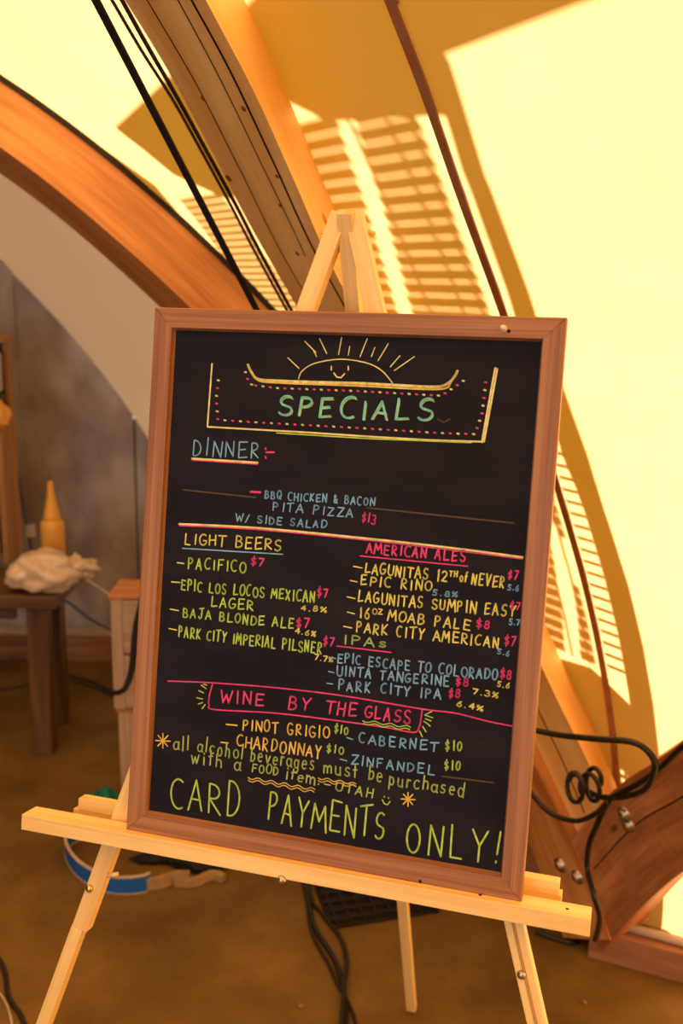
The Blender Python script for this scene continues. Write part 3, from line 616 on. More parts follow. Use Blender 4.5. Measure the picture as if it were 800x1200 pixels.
write('BAJA BLONDE ALE', (-0.2120, -0.0571), (-0.0493, -0.0555), 0.0128, 'lime', 0.002074, 0.06)
drawing('dash', [[(-0.2313, -0.0481), (-0.2188, -0.0489)]], 0.0017, 'yellow')
write('$7', (-0.0483, -0.0520), (-0.0280, -0.0520), 0.0125, 'pink', 0.002074, 0.06)
write('4.6%', (-0.0489, -0.0612), (-0.0189, -0.0624), 0.0068, 'yellow', 0.0017079999999999999, 0.06)
write('PARK CITY IMPERIAL PILSNER', (-0.2167, -0.0849), (-0.0091, -0.0842), 0.0139, 'lime', 0.002074, 0.06)
drawing('dash', [[(-0.2315, -0.0753), (-0.2198, -0.0761)]], 0.0017, 'yellow')
write('$7', (-0.0087, -0.0727), (0.0066, -0.0732), 0.0113, 'pink', 0.001952, 0.06)
write('7.7%', (-0.0192, -0.0934), (0.0069, -0.0937), 0.0068, 'yellow', 0.0017079999999999999, 0.06)
write('AMERICAN ALES', (0.0420, 0.0552), (0.1730, 0.0550), 0.0132, 'pink', 0.002196, 0.06)
drawing('underline', [[(0.0343, 0.0500), (0.1755, 0.0498)]], 0.0016, 'pink')
write('LAGUNITAS 12', (0.0415, 0.0288), (0.1509, 0.0283), 0.0132, 'yellow', 0.002074, 0.06)
write('TH', (0.1526, 0.0351), (0.1635, 0.0350), 0.0065, 'yellow', 0.0017079999999999999, 0.06)
write('of', (0.1661, 0.0298), (0.1760, 0.0292), 0.013, 'yellow', 0.002074, 0.06)
write('NEVER', (0.1815, 0.0286), (0.2236, 0.0268), 0.0135, 'yellow', 0.002074, 0.06)
drawing('dash', [[(0.0262, 0.0356), (0.0379, 0.0346)]], 0.0016, 'yellow')
write('$7', (0.2259, 0.0389), (0.2397, 0.0381), 0.0107, 'pink', 0.001952, 0.06)
write('5.6', (0.2269, 0.0250), (0.2418, 0.0244), 0.007, 'blue', 0.0017079999999999999, 0.06)
write('EPIC RINO', (0.0369, 0.0126), (0.1320, 0.0133), 0.0122, 'yellow', 0.002074, 0.06)
drawing('dash', [[(0.0230, 0.0167), (0.0324, 0.0158)]], 0.0016, 'yellow')
write('5.8%', (0.1324, 0.0089), (0.1654, 0.0090), 0.0071, 'blue', 0.0017079999999999999, 0.06)
write('LAGUNITAS SUMPIN EASY', (0.0350, -0.0100), (0.2400, -0.0081), 0.0137, 'yellow', 0.002074, 0.06)
drawing('dash', [[(0.0203, -0.0052), (0.0313, -0.0063)]], 0.0016, 'yellow')
write('$7', (0.2318, 0.0018), (0.2446, 0.0010), 0.0097, 'pink', 0.00183, 0.06)
write('5.7', (0.2323, -0.0187), (0.2461, -0.0183), 0.007, 'blue', 0.0017079999999999999, 0.06)
write('16', (0.0388, -0.0311), (0.0537, -0.0306), 0.0134, 'yellow', 0.002074, 0.06)
write('OZ', (0.0556, -0.0236), (0.0693, -0.0233), 0.0067, 'yellow', 0.0017079999999999999, 0.06)
write('MOAB PALE', (0.0766, -0.0303), (0.1847, -0.0305), 0.0132, 'yellow', 0.002074, 0.06)
drawing('dash', [[(0.0221, -0.0252), (0.0320, -0.0264)]], 0.0016, 'yellow')
write('$8', (0.1909, -0.0265), (0.2093, -0.0267), 0.0108, 'pink', 0.002074, 0.06)
write('PARK CITY AMERICAN', (0.0354, -0.0495), (0.2228, -0.0491), 0.0132, 'yellow', 0.002074, 0.06)
drawing('dash', [[(0.0184, -0.0444), (0.0295, -0.0454)]], 0.0016, 'yellow')
write('$7', (0.2278, -0.0441), (0.2428, -0.0446), 0.0108, 'pink', 0.001952, 0.06)
write('5.6', (0.2202, -0.0570), (0.2363, -0.0583), 0.007, 'blue', 0.0017079999999999999, 0.06)
write('IPAs', (0.0191, -0.0672), (0.0803, -0.0657), 0.0118, 'green', 0.002196, 0.06)
drawing('underline', [[(0.0112, -0.0715), (0.0841, -0.0714)]], 0.0016, 'pink')
write('EPIC ESCAPE TO COLORADO', (0.0127, -0.0930), (0.2237, -0.0903), 0.0127, 'blue', 0.002074, 0.06)
drawing('dash', [[(0.0029, -0.0879), (0.0100, -0.0882)]], 0.0016, 'blue')
write('$8', (0.2256, -0.0868), (0.2406, -0.0871), 0.0108, 'pink', 0.002074, 0.06)
write('5.6', (0.2232, -0.0980), (0.2394, -0.0992), 0.007, 'yellow', 0.0017079999999999999, 0.06)
write('UINTA TANGERINE', (0.0127, -0.1101), (0.1639, -0.1056), 0.0123, 'blue', 0.002074, 0.06)
drawing('dash', [[(0.0017, -0.1066), (0.0090, -0.1072)]], 0.0016, 'blue')
write('$8', (0.1703, -0.1026), (0.1878, -0.1025), 0.0109, 'pink', 0.002074, 0.06)
write('7.3%', (0.1928, -0.1107), (0.2254, -0.1130), 0.0071, 'yellow', 0.0017079999999999999, 0.06)
write('PARK CITY IPA', (0.0163, -0.1290), (0.1541, -0.1235), 0.0123, 'blue', 0.002074, 0.06)
drawing('dash', [[(0.0006, -0.1225), (0.0088, -0.1226)]], 0.0016, 'blue')
write('$8', (0.1627, -0.1190), (0.1781, -0.1192), 0.011, 'pink', 0.002074, 0.06)
write('6.4%', (0.1734, -0.1298), (0.2074, -0.1318), 0.0071, 'yellow', 0.0017079999999999999, 0.06)
drawing('wine_line', [[(-0.2283, -0.1485), (-0.1645, -0.1428), (-0.0741, -0.1378), (0.0215, -0.1363), (0.1285, -0.1397), (0.1730, -0.1393), (0.2148, -0.1440), (0.2472, -0.1461)]], 0.0019, 'pink', smooth=True)
drawing('wine_box', [[(-0.1619, -0.1449), (-0.1653, -0.1607), (-0.1651, -0.1738), (-0.1559, -0.1790), (-0.0694, -0.1721), (0.0239, -0.1703), (0.0819, -0.1702), (0.1207, -0.1716), (0.1280, -0.1638), (0.1295, -0.1535), (0.1303, -0.1411)]], 0.0019, 'pink', smooth=True)
drawing('ray_marks', [[(-0.1783, -0.1479), (-0.1708, -0.1519)], [(-0.1816, -0.1558), (-0.1742, -0.1581)], [(-0.1840, -0.1661), (-0.1752, -0.1668)], [(-0.1812, -0.1747), (-0.1749, -0.1717)], [(-0.1751, -0.1803), (-0.1709, -0.1741)], [(-0.1750, -0.1461), (-0.1700, -0.1468)]], 0.0015, 'lime')
drawing('ray_marks', [[(0.1430, -0.1411), (0.1340, -0.1471), (0.1450, -0.1492)], [(0.1338, -0.1554), (0.1384, -0.1577), (0.1422, -0.1605)], [(0.1325, -0.1622), (0.1377, -0.1687)], [(0.1290, -0.1688), (0.1331, -0.1759)], [(0.1354, -0.1516), (0.1428, -0.1535)]], 0.0015, 'lime')
write('WINE', (-0.1490, -0.1681), (-0.0846, -0.1642), 0.0164, 'pink', 0.002318, 0.1)
write('BY', (-0.0517, -0.1633), (-0.0192, -0.1636), 0.0172, 'pink', 0.002318, 0.1)
write('THE', (0.0009, -0.1620), (0.0443, -0.1618), 0.0159, 'pink', 0.002318, 0.1)
write('GLASS', (0.0548, -0.1615), (0.1165, -0.1609), 0.0162, 'pink', 0.002318, 0.1)
drawing('wavy_underline', [[(0.0527, -0.1658), (0.0565, -0.1671), (0.0601, -0.1671), (0.0636, -0.1657), (0.0670, -0.1643), (0.0706, -0.1643), (0.0743, -0.1656), (0.0780, -0.1670), (0.0815, -0.1669), (0.0850, -0.1656), (0.0885, -0.1642), (0.0920, -0.1642), (0.0957, -0.1655), (0.0993, -0.1668), (0.1028, -0.1668), (0.1063, -0.1654), (0.1097, -0.1641), (0.1132, -0.1640), (0.1168, -0.1654)], [(0.0541, -0.1690), (0.0577, -0.1702), (0.0612, -0.1702), (0.0645, -0.1690), (0.0679, -0.1677), (0.0714, -0.1677), (0.0749, -0.1689), (0.0785, -0.1702), (0.0819, -0.1702), (0.0852, -0.1689), (0.0886, -0.1677), (0.0920, -0.1676), (0.0955, -0.1689), (0.0990, -0.1701), (0.1024, -0.1701), (0.1058, -0.1689), (0.1091, -0.1676), (0.1125, -0.1676), (0.1160, -0.1689)]], 0.0013, 'lime')
write('PINOT GRIGIO', (-0.1143, -0.2011), (0.0091, -0.1953), 0.015, 'gold', 0.002074, 0.06)
drawing('dash', [[(-0.1384, -0.1970), (-0.1223, -0.1962)]], 0.0018, 'gold')
write('$10', (0.0144, -0.1865), (0.0344, -0.1871), 0.0102, 'lime', 0.00183, 0.06)
write('CHARDONNAY', (-0.1216, -0.2246), (0.0004, -0.2243), 0.0157, 'gold', 0.002074, 0.06)
drawing('dash', [[(-0.1443, -0.2228), (-0.1337, -0.2223)]], 0.0018, 'gold')
write('$10', (0.0056, -0.2142), (0.0304, -0.2141), 0.0103, 'lime', 0.00183, 0.06)
write('CABERNET', (0.0490, -0.1953), (0.1546, -0.1919), 0.0123, 'blue', 0.002074, 0.06)
drawing('dash', [[(0.0328, -0.1909), (0.0409, -0.1924)]], 0.0016, 'blue')
write('$10', (0.1632, -0.1878), (0.1863, -0.1867), 0.0121, 'lime', 0.001952, 0.06)
write('ZINFANDEL', (0.0405, -0.2252), (0.1535, -0.2228), 0.0118, 'blue', 0.002074, 0.06)
drawing('dash', [[(0.0257, -0.2210), (0.0349, -0.2219)]], 0.0016, 'blue')
write('$10', (0.1640, -0.2133), (0.1860, -0.2122), 0.011, 'lime', 0.001952, 0.06)
drawing('asterisk', [[(-0.2420, -0.2343), (-0.2199, -0.2321)], [(-0.2387, -0.2266), (-0.2232, -0.2398)], [(-0.2315, -0.2230), (-0.2303, -0.2434)], [(-0.2236, -0.2248), (-0.2382, -0.2416)]], 0.0017, 'gold')
drawing('asterisk', [[(0.1112, -0.2610), (0.1292, -0.2591)], [(0.1138, -0.2543), (0.1266, -0.2658)], [(0.1195, -0.2511), (0.1208, -0.2690)], [(0.1260, -0.2527), (0.1143, -0.2674)]], 0.0017, 'gold')
write('all', (-0.2147, -0.2429), (-0.1902, -0.2417), 0.0191, 'olive', 0.001952, 0.06)
write('alcohol', (-0.1788, -0.2401), (-0.1105, -0.2419), 0.0189, 'olive', 0.001952, 0.06)
write('beverages', (-0.1005, -0.2416), (-0.0080, -0.2417), 0.0186, 'olive', 0.001952, 0.06)
write('must', (0.0040, -0.2433), (0.0510, -0.2419), 0.0182, 'olive', 0.001952, 0.06)
write('be', (0.0651, -0.2426), (0.0847, -0.2424), 0.0181, 'olive', 0.001952, 0.06)
write('purchased', (0.0928, -0.2440), (0.1927, -0.2445), 0.0178, 'olive', 0.001952, 0.06)
write('with', (-0.1866, -0.2580), (-0.1396, -0.2569), 0.019, 'olive', 0.001952, 0.06)
write('a', (-0.1232, -0.2580), (-0.1107, -0.2579), 0.0188, 'olive', 0.001952, 0.06)
write('FOOD', (-0.0971, -0.2564), (-0.0589, -0.2565), 0.0117, 'olive', 0.001952, 0.06)
write('item.', (-0.0491, -0.2585), (0.0004, -0.2601), 0.0162, 'olive', 0.001952, 0.06)
write('UTAH', (0.0208, -0.2627), (0.0748, -0.2667), 0.0125, 'olive', 0.001952, 0.06)
drawing('dash', [[(0.0062, -0.2575), (0.0145, -0.2579)]], 0.0016, 'olive')
drawing('smiley', [[(0.0863, -0.2660), (0.0890, -0.2707), (0.0936, -0.2717), (0.0967, -0.2666)], [(0.0883, -0.2612), (0.0891, -0.2622)], [(0.0941, -0.2620), (0.0948, -0.2630)]], 0.0016, 'lime')
drawing('wavy_underline', [[(-0.1015, -0.2654), (-0.0981, -0.2670), (-0.0949, -0.2671), (-0.0918, -0.2655), (-0.0887, -0.2640), (-0.0855, -0.2640), (-0.0821, -0.2657), (-0.0788, -0.2673), (-0.0756, -0.2674), (-0.0725, -0.2658), (-0.0694, -0.2643), (-0.0663, -0.2643), (-0.0630, -0.2660), (-0.0597, -0.2677), (-0.0565, -0.2677), (-0.0534, -0.2662), (-0.0504, -0.2646), (-0.0472, -0.2647), (-0.0439, -0.2663), (-0.0407, -0.2680), (-0.0375, -0.2680), (-0.0345, -0.2665), (-0.0314, -0.2649), (-0.0283, -0.2650), (-0.0250, -0.2666), (-0.0218, -0.2683), (-0.0187, -0.2683), (-0.0156, -0.2668), (-0.0126, -0.2652), (-0.0095, -0.2653), (-0.0063, -0.2669)], [(-0.1012, -0.2689), (-0.0980, -0.2705), (-0.0948, -0.2706), (-0.0917, -0.2690), (-0.0886, -0.2675), (-0.0854, -0.2675), (-0.0822, -0.2692), (-0.0789, -0.2709), (-0.0757, -0.2709), (-0.0727, -0.2694), (-0.0696, -0.2678), (-0.0665, -0.2679), (-0.0632, -0.2696), (-0.0600, -0.2712), (-0.0568, -0.2713), (-0.0538, -0.2697), (-0.0508, -0.2682), (-0.0476, -0.2682), (-0.0444, -0.2699), (-0.0412, -0.2716), (-0.0381, -0.2716), (-0.0351, -0.2701), (-0.0321, -0.2685), (-0.0290, -0.2686), (-0.0258, -0.2702), (-0.0225, -0.2719), (-0.0195, -0.2720), (-0.0165, -0.2704), (-0.0135, -0.2689), (-0.0104, -0.2689), (-0.0072, -0.2706)]], 0.0013, 'gold')
drawing('wavy_underline', [[(-0.0026, -0.2507), (0.0004, -0.2521), (0.0033, -0.2521), (0.0061, -0.2507), (0.0089, -0.2493), (0.0118, -0.2493), (0.0148, -0.2507), (0.0178, -0.2521), (0.0207, -0.2521), (0.0235, -0.2507), (0.0263, -0.2494), (0.0292, -0.2494), (0.0321, -0.2507), (0.0351, -0.2521), (0.0380, -0.2521), (0.0408, -0.2507), (0.0435, -0.2494), (0.0464, -0.2494), (0.0493, -0.2507)], [(-0.0024, -0.2542), (0.0006, -0.2556), (0.0036, -0.2555), (0.0064, -0.2542), (0.0092, -0.2528), (0.0121, -0.2528), (0.0151, -0.2542), (0.0181, -0.2555), (0.0209, -0.2555), (0.0237, -0.2542), (0.0265, -0.2528), (0.0294, -0.2528), (0.0324, -0.2542), (0.0353, -0.2555), (0.0382, -0.2555), (0.0410, -0.2542), (0.0438, -0.2528), (0.0466, -0.2528), (0.0496, -0.2541)]], 0.0013, 'gold')
write('CARD', (-0.2149, -0.3240), (-0.1091, -0.3211), 0.044, 'lime', 0.0025, 0.05, label='yellow green words CARD PAYMENTS ONLY')
write('PAYMENTS', (-0.0707, -0.3195), (0.0947, -0.3194), 0.0379, 'lime', 0.0025, 0.05)
write('ONLY!', (0.1216, -0.3273), (0.2455, -0.3244), 0.0388, 'lime', 0.0025, 0.05)
drawing('old_smear', [[(-0.2216, 0.1179), (-0.1152, 0.1153)]], 0.0022, 'dim')
drawing('old_smear', [[(0.0391, 0.1135), (0.2291, 0.1090)]], 0.0022, 'dim')
drawing('old_smear', [[(0.1624, -0.2231), (0.2281, -0.2213)]], 0.0022, 'dim')
drawing('old_smear', [[(0.1239, 0.2332), (0.1319, 0.2293), (0.1392, 0.2340)]], 0.0016, 'dim')

# easel
easel = tag(empty('easel', BC, ROT), 'pale pine tripod easel standing on the floor and holding the menu board', 'easel')
def ebar(name, a, b, w, d, za, zb=None, material=M_PINE, up=(0, 0, 1), bevel=0.0012, taper=1.0):
    return bar(name, (a[0], a[1], za), (b[0], b[1], za if zb is None else zb), w, d, up, material, easel, bevel, taper=taper)
FLOOR_Y = -(BC.z/UY.z)                      # board-plane y of the floor (at depth 0)
def to_floor(top, mid, z):
    t = Vector(mid)-Vector(top); k = 0.0
    # solve for world height 0.006 along the line at depth z
    h0 = (BC + UX*top[0] + UY*top[1] + UZ*z).z; h1 = (BC + UX*mid[0] + UY*mid[1] + UZ*z).z
    k = (h0-0.012)/(h0-h1); return tuple(Vector(top)+t*k)
ZL = -0.036
l_top, l_mid = (-0.0294, 0.4970), (-0.3346, -0.4689)
l_end = to_floor(l_top, l_mid, ZL); l_not = (-0.3574, -0.5348)
dL = (Vector(l_mid)-Vector(l_top)).normalized(); kk = (Vector(l_not)-Vector(l_top)).dot(dL); l_brk = tuple(Vector(l_top)+dL*kk)
legl = ebar('leg', l_top, l_brk, 0.024, 0.020, ZL)
sid = Vector((-dL.y, dL.x)); shift = sid*-0.0035 if sid.x > 0 else sid*0.0035
ebar('leg', tuple(Vector(l_brk)+shift), tuple(Vector(l_end)+shift), 0.0185, 0.020, ZL)
r_top, r_mid = (-0.0117, 0.4959), (0.2690, -0.4172)
r_end = to_floor(r_top, r_mid, ZL)
legr = ebar('leg', r_top, r_end, 0.024, 0.020, ZL)
ebar('leg_groove', tuple(Vector(r_top).lerp(Vector(r_end), .5)), tuple(Vector(r_top).lerp(Vector(r_end), .97)), 0.004, 0.001, ZL+.0102, material=wood_mat('groove_pine', (.60, .36, .15), (.45, .24, .08), .5))
# rear leg: from the hinge down and back to its foot on the floor
inv_rot = ROT.transposed()
foot_l = inv_rot @ (Vector((0.1784, 1.9493, 0.0000)) + Vector((0, 0, .012)) - BC)
top_l = Vector((*(-0.0195, 0.4967), -.0215))
bar('rear_leg', top_l, foot_l, 0.021, 0.018, (0, 0, 1), M_PINE, easel, 0.0012)
hn = Vector((*(-0.0172, 0.4736), ZL))
tube('hinge_bolt', [hn + Vector((-.036, 0, -.006)), hn + Vector((.034, 0, -.006))], 0.0028, M_BRASS, easel, sm=1)
bar('wing_nut', hn + Vector((-.040, .001, -.006)), hn + Vector((-.027, .003, -.006)), 0.010, 0.004, (0, 1, 0), M_BRASS, easel, .001)
# tray: front ledge and the rail behind it
ty = -BH/2
tl, tr = (-0.4344, -0.3709), (0.3601, -0.3663)
bar('tray', (tl[0], ty-.0112, -.0055), (tr[0], ty-.0112, -.0055), 0.0224, 0.037, (0, 0, 1), M_PINE, easel, 0.0012)
bl, br = (-0.3798, -0.3576), (0.3177, -0.3456)
bar('tray_rail', (bl[0], ty+.004, -.058), (br[0], ty+.004, -.058), 0.018, 0.020, (0, 0, 1), M_PINE, easel, 0.0012)
bar('tray_rail', (bl[0]-.008, ty-.010, -.060), (br[0]+.004, ty-.010, -.060), 0.012, 0.022, (0, 0, 1), M_PINE, easel, 0.001)
for q, z in (((-0.0373, -0.3871), .013), ((0.2805, -0.4689), ZL+.010), ((-0.3412, -0.4711), ZL+.010)):
    loc_lathe('bolt_head', [(.0062, 0), (.0062, .0012), (.0052, .0035), (.003, .005), (.0004, .0055)], (q[0], q[1], z), M_STEEL if q[0] > -.3 else M_BRASS, easel, 16)
for q in ((0.2234, -0.3733), (0.3308, -0.3648)): lathe('screw_hole', [(.0022, 0), (.0022, .0005), (.0003, .0006)], (q[0], ty, .002 if q[0] < .25 else -.004), M_HOLE, easel, 10, (0, 1, 0))
tube('dowel', [(*(-0.3143, -0.4488), -.03), (*(-0.2995, -0.4435), -.03)], .003, M_PINE, easel, sm=1)

# ---------------------------------------------------------------- things at the left back
M_TABLE = wood_mat('dark_table_wood', (0.14, 0.075, 0.034), (0.06, 0.027, 0.012), 0.5, 0.4, 14, seed=6)
TF = Vector((-1.0298, 3.2064, 0.0000)); TY = TF.y; TZ = 0.5810
table = tag(empty('side_table', (TF.x, TY, 0)), 'dark wooden table by the grey wall with the plastic bag on it', 'table')
def tput(o): o.parent = table; o.matrix_parent_inverse = inv(table); return o
tx1 = TF.x + 0.085
tput(box('tabletop', ((tx1-2.4)/2, TY+.12, TZ-.022), (tx1+2.4, 0.34, 0.044), M_TABLE, bevel=.004))
tput(box('apron', ((tx1-2.5)/2, TY-.0, TZ-.07), (tx1+2.2, 0.022, 0.05), M_TABLE, bevel=.002))
for x, y in ((TF.x+.012, TY), (TF.x-.012, TY+.24), (-2.25, TY), (-2.25, TY+.24)):
    tput(box('leg', (x, y, (TZ-.044)/2), (0.068, 0.068, TZ-.044), M_TABLE, bevel=.004))
M_BAG = mat('clear_bag', (0.88, 0.72, 0.55), 0.15, 0.8); M_BAG.node_tree.nodes['Principled BSDF'].inputs['Transmission Weight'].default_value = 0.25
bx = -0.9833
bag = tag(empty('plastic_bag', (bx, TY+.12, TZ)), 'crumpled clear plastic bag lying on the dark table', 'bag')
def bput(o): o.parent = bag; o.matrix_parent_inverse = inv(bag); return o
bput(blob('bag_body', (bx-.02, TY+.02, TZ+.062), (.112, .08, .068), M_BAG, seed=3, rough=.30, floor_z=TZ+.001, smooth=True))
bput(blob('bag_tail', (bx+.085, TY+.06, TZ+.072), (.065, .045, .034), M_BAG, seed=9, rough=.5, sub=4, smooth=True))
M_YEL = noise_mat('yellow_plastic', [(.3, (.72, .36, .06)), (.7, (.80, .45, .09))], 5, 2, .4, .4)
BY_ = TY+.23; bxx = -1.0264; bz1 = 0.9159
bot = tag(empty('squeeze_bottle', (bxx, BY_, TZ)), 'yellow squeeze bottle with a tall cone nozzle behind the plastic bag', 'bottle')
hb = bz1 - TZ
for o in (lathe('bottle_body', [(.035, 0), (.041, .004), (.042, hb*.50), (.040, hb*.56), (.026, hb*.60)], (bxx, BY_, TZ), M_YEL),
          lathe('nozzle', [(.031, hb*.58), (.029, hb*.62), (.016, hb*.82), (.014, hb*.84), (.010, hb*.97), (.007, hb), (.0005, hb)], (bxx, BY_, TZ), M_YEL)):
    o.parent = bot; o.matrix_parent_inverse = inv(bot)
M_BLUEC = mat('blue_cord', (0.02, 0.03, 0.30), .5)
cw = tag(tube('blue_cable', [(-1.3227, 4.0000, 0.8149), (-1.3109, 4.0000, 0.7079), (-1.2641, 3.9000, 0.6069), (-1.1858, 3.8000, 0.4053), (-1.0861, 3.8000, 0.3501), (-1.0297, 3.9000, 0.2487), (-0.9449, 3.9500, 0.1805), (-0.8416, 4.0000, 0.1418)], .0045, M_BLUEC), 'blue cable hanging against the grey wall behind the bottle', 'cable')
tg = tag(box('white_tag', (-1.2371, 3.8500, 0.6304), (.035, .004, .05), mat('white_paper', (.62, .60, .62), .5), rotz=.3), 'small white tag on the blue cable left of the bottle', 'tag')
# shelving at the very left edge
rk = tag(empty('wooden_rack', (-1.3729, 3.6, TZ)), 'wooden rack standing on the table at the left edge', 'rack')
def rput(o): o.parent = rk; o.matrix_parent_inverse = inv(rk); return o
xr = -1.2228; M_TAN = wood_mat('tan_board', (.50, .27, .10), (.30, .14, .05), .5, seed=8)
zt = 1.3957; zm = 1.1076
rput(box('side_board', (xr-.012, 3.62, (TZ+zm)/2), (.02, .16, zm-TZ), M_TAN, bevel=.002))
rput(box('back_board', (xr-.30, 3.69, (TZ+zt)/2), (.56, .014, zt-TZ), M_TABLE, bevel=.002))
rput(box('shelf', (xr-.30, 3.62, zm-.01), (.57, .16, .018), M_TAN, bevel=.002))
rput(box('shelf', (xr-.30, 3.62, zt), (.60, .18, .022), M_TAN, bevel=.002))
rput(box('front_board', (xr-.31, 3.535, TZ+.16), (.56, .012, .30), M_TAN, bevel=.002))
rput(box('end_post', (xr-.01, 3.67, (zm+zt)/2), (.02, .03, zt-zm), M_TAN, bevel=.002))
M_WHITE = mat('grey_white_plastic', (.42, .40, .40), .4)
j = tag(lathe('jar', [(.045, 0), (.05, .01), (.05, .13), (.043, .145), (.0005, .146)], (xr-.055, 3.59, zm+.102), M_WHITE), 'greyish white jar on top of the black tin on the rack', 'jar')
t = tag(lathe('black_tin', [(.05, 0), (.052, .01), (.052, .095), (.0005, .0995)], (xr-.055, 3.59, zm+.001), mat('black_metal', (.02, .015, .012), .4)), 'short black tin on the rack shelf under the jar', 'tin')
b2 = tag(blob('cloth_bundle', (xr-.005, 3.50, zm+.03), (.05, .03, .05), M_YEL, seed=4, rough=.4, sub=3, smooth=True), 'small orange yellow bundle in front of the black tin at the left edge', 'bundle')
# two pale crates beside the board
M_CRATE = wood_mat('crate_wood', (.52, .38, .27), (.38, .25, .17), .6, seed=7)
CF = Vector((-0.6498, 2.8232, 0.0000)); cy = CF.y
x0 = -0.6701; x1 = x0 + .34; zc = 0.3400
def crate(name, x0, x1, y0, y1, z0, z1, label):
    r = tag(empty(name, ((x0+x1)/2, (y0+y1)/2, z0)), label, 'crate', None); ob = []
    p = .035
    for x in (x0+p/2, x1-p/2):
        for y in (y0+p/2, y1-p/2): ob.append(box('corner_post', (x, y, (z0+z1)/2), (p, p, z1-z0), M_CRATE, bevel=.002))
    n = max(2, int((z1-z0)/.12)); hh = (z1-z0)/n
    for k in range(n):
        zz = z0 + hh*(k+.5)
        ob.append(box('side_slat', ((x0+x1)/2, y0+.004, zz), (x1-x0-2*p-.002, .010, hh-.008), M_CRATE, bevel=.001))
        ob.append(box('side_slat', (x0+.004, (y0+y1)/2, zz), (.010, y1-y0-2*p-.002, hh-.008), M_CRATE, bevel=.001))
        ob.append(box('side_slat', ((x0+x1)/2, y1-.004, zz), (x1-x0-2*p-.002, .010, hh-.008), M_CRATE, bevel=.001))
    ob.append(box('bottom_board', ((x0+x1)/2, (y0+y1)/2, z0+.012), (x1-x0-2*p, y1-y0-.03, .012), M_CRATE))
    ob.append(box('top_board', ((x0+x1)/2, (y0+y1)/2, z1+.006), (x1-x0+.012, y1-y0+.012, .012), M_BEAM2, bevel=.002))
    for o in ob: o.parent = r; o.matrix_parent_inverse = inv(r)
    return r
crate('wooden_crate', x0, x1, cy, cy+.16, 0.0, zc-.014, 'pale wooden crate on the floor left of the board, lower of two')
xu = -0.6798; zu = 0.6907
crate('wooden_crate', xu, xu+.36, cy-.01, cy+.14, zc, zu, 'pale wooden crate stacked on another left of the board, upper of two')
tag(tube('black_strap', [(-0.5621, 2.7732, 0.7346), (-0.5953, 2.7732, 0.6163), (-0.6150, 2.7632, 0.4733), (-0.6549, 2.7632, 0.4131), (-0.8191, 3.1232, 0.2932), (-0.9907, 3.4232, 0.1923)], .014, M_BLACK, rf=lambda k: 1.0-.75*k), 'black strap hanging down the front of the upper crate', 'strap')
tag(tube('string', [(-0.8526, 3.2064, 0.6281), (-0.7340, 2.9232, 0.6851), (-0.6694, 2.8232, 0.6881)], .0035, M_PALE, sm=3), 'thin pale string running from the plastic bag to the upper crate', 'string')
M_GREEN = noise_mat('green_cloth', [(.3, (.0, .10, .07)), (.7, (.01, .22, .15))], 30, 4, .7, .3)
gp = Vector((-0.6797, 2.8379, 0.0000))
tag(blob('green_cloth', (gp.x, gp.y-.1, .045), (.07, .05, .05), M_GREEN, seed=2, rough=.8, floor_z=.002), 'crumpled dark green cloth on the floor in front of the crates', 'cloth')
tag(tube('floor_cable', [(-1.4136, 3.6988, 0.0000), (-1.2960, 3.7557, 0.0000), (-1.1481, 3.8427, 0.0000), (-0.9894, 3.7693, 0.0000), (-0.8842, 3.6712, 0.0000)], .006, M_CORD), 'dark cable lying on the floor behind the table leg', 'cable')

# blue hoop band with its tan buckle strap on the floor behind the left easel leg
M_BLUE = noise_mat('blue_band', [(.3, (.004, .08, .38)), (.7, (.008, .13, .52))], 8, 2, .5, .4); M_TANW = noise_mat('tan_leather', [(.3, (.28, .17, .08)), (.7, (.38, .25, .13))], 20, 3, .7, .3)
hoop = tag(empty('blue_band', (-0.6169, 2.4481, 0.0000)), 'blue band loop with a tan buckle strap on the floor behind the left easel leg', 'band')
def band(name, pts, h, th, material, z0=0.002, rim=None):
    P = catmull([(p[0], p[1], 0) for p in pts], 10); bm = bmesh.new(); R_ = []
    for k, p in enumerate(P):
        t = (P[min(k+1, len(P)-1)] - P[max(k-1, 0)]).normalized(); n = Vector((-t.y, t.x, 0))
        R_.append([bm.verts.new(p + n*sx*th/2 + ZUP*zz) for sx, zz in ((-1, z0), (1, z0), (1, z0+h), (-1, z0+h))])
    for a, b in zip(R_, R_[1:]):
        for q in range(4): bm.faces.new([a[q], a[(q+1) % 4], b[(q+1) % 4], b[q]])
    bm.faces.new(R_[0][::-1]); bm.faces.new(R_[-1])
    o = finish(bm, name, material, smooth=False); o.parent = hoop; o.matrix_parent_inverse = inv(hoop); return o
HP = [(-0.4946, 2.5525, 0.0000), (-0.6364, 2.6422, 0.0000), (-0.7497, 2.6432, -0.0000), (-0.7749, 2.5789, 0.0000), (-0.7373, 2.4938, 0.0000), (-0.6716, 2.4224, 0.0000), (-0.5902, 2.3817, 0.0000), (-0.5225, 2.3876, 0.0000), (-0.5003, 2.4038, 0.0000)]
band('band_strip', HP, .046, .005, M_BLUE); band('rim', HP, .004, .008, M_PALE, .048); band('rim', HP, .003, .008, M_PALE, -.0005)
band('buckle_strap', [(-0.5080, 2.3958, 0.0000), (-0.4773, 2.4045, 0.0000), (-0.4375, 2.4294, 0.0000), (-0.3980, 2.4305, 0.0000)], .036, .012, M_TANW)
band('strap_end', [(-0.4362, 2.4215, 0.0000), (-0.3828, 2.4230, 0.0000), (-0.3406, 2.4564, 0.0000), (-0.3058, 2.4413, 0.0000)], .02, .02, M_TANW)
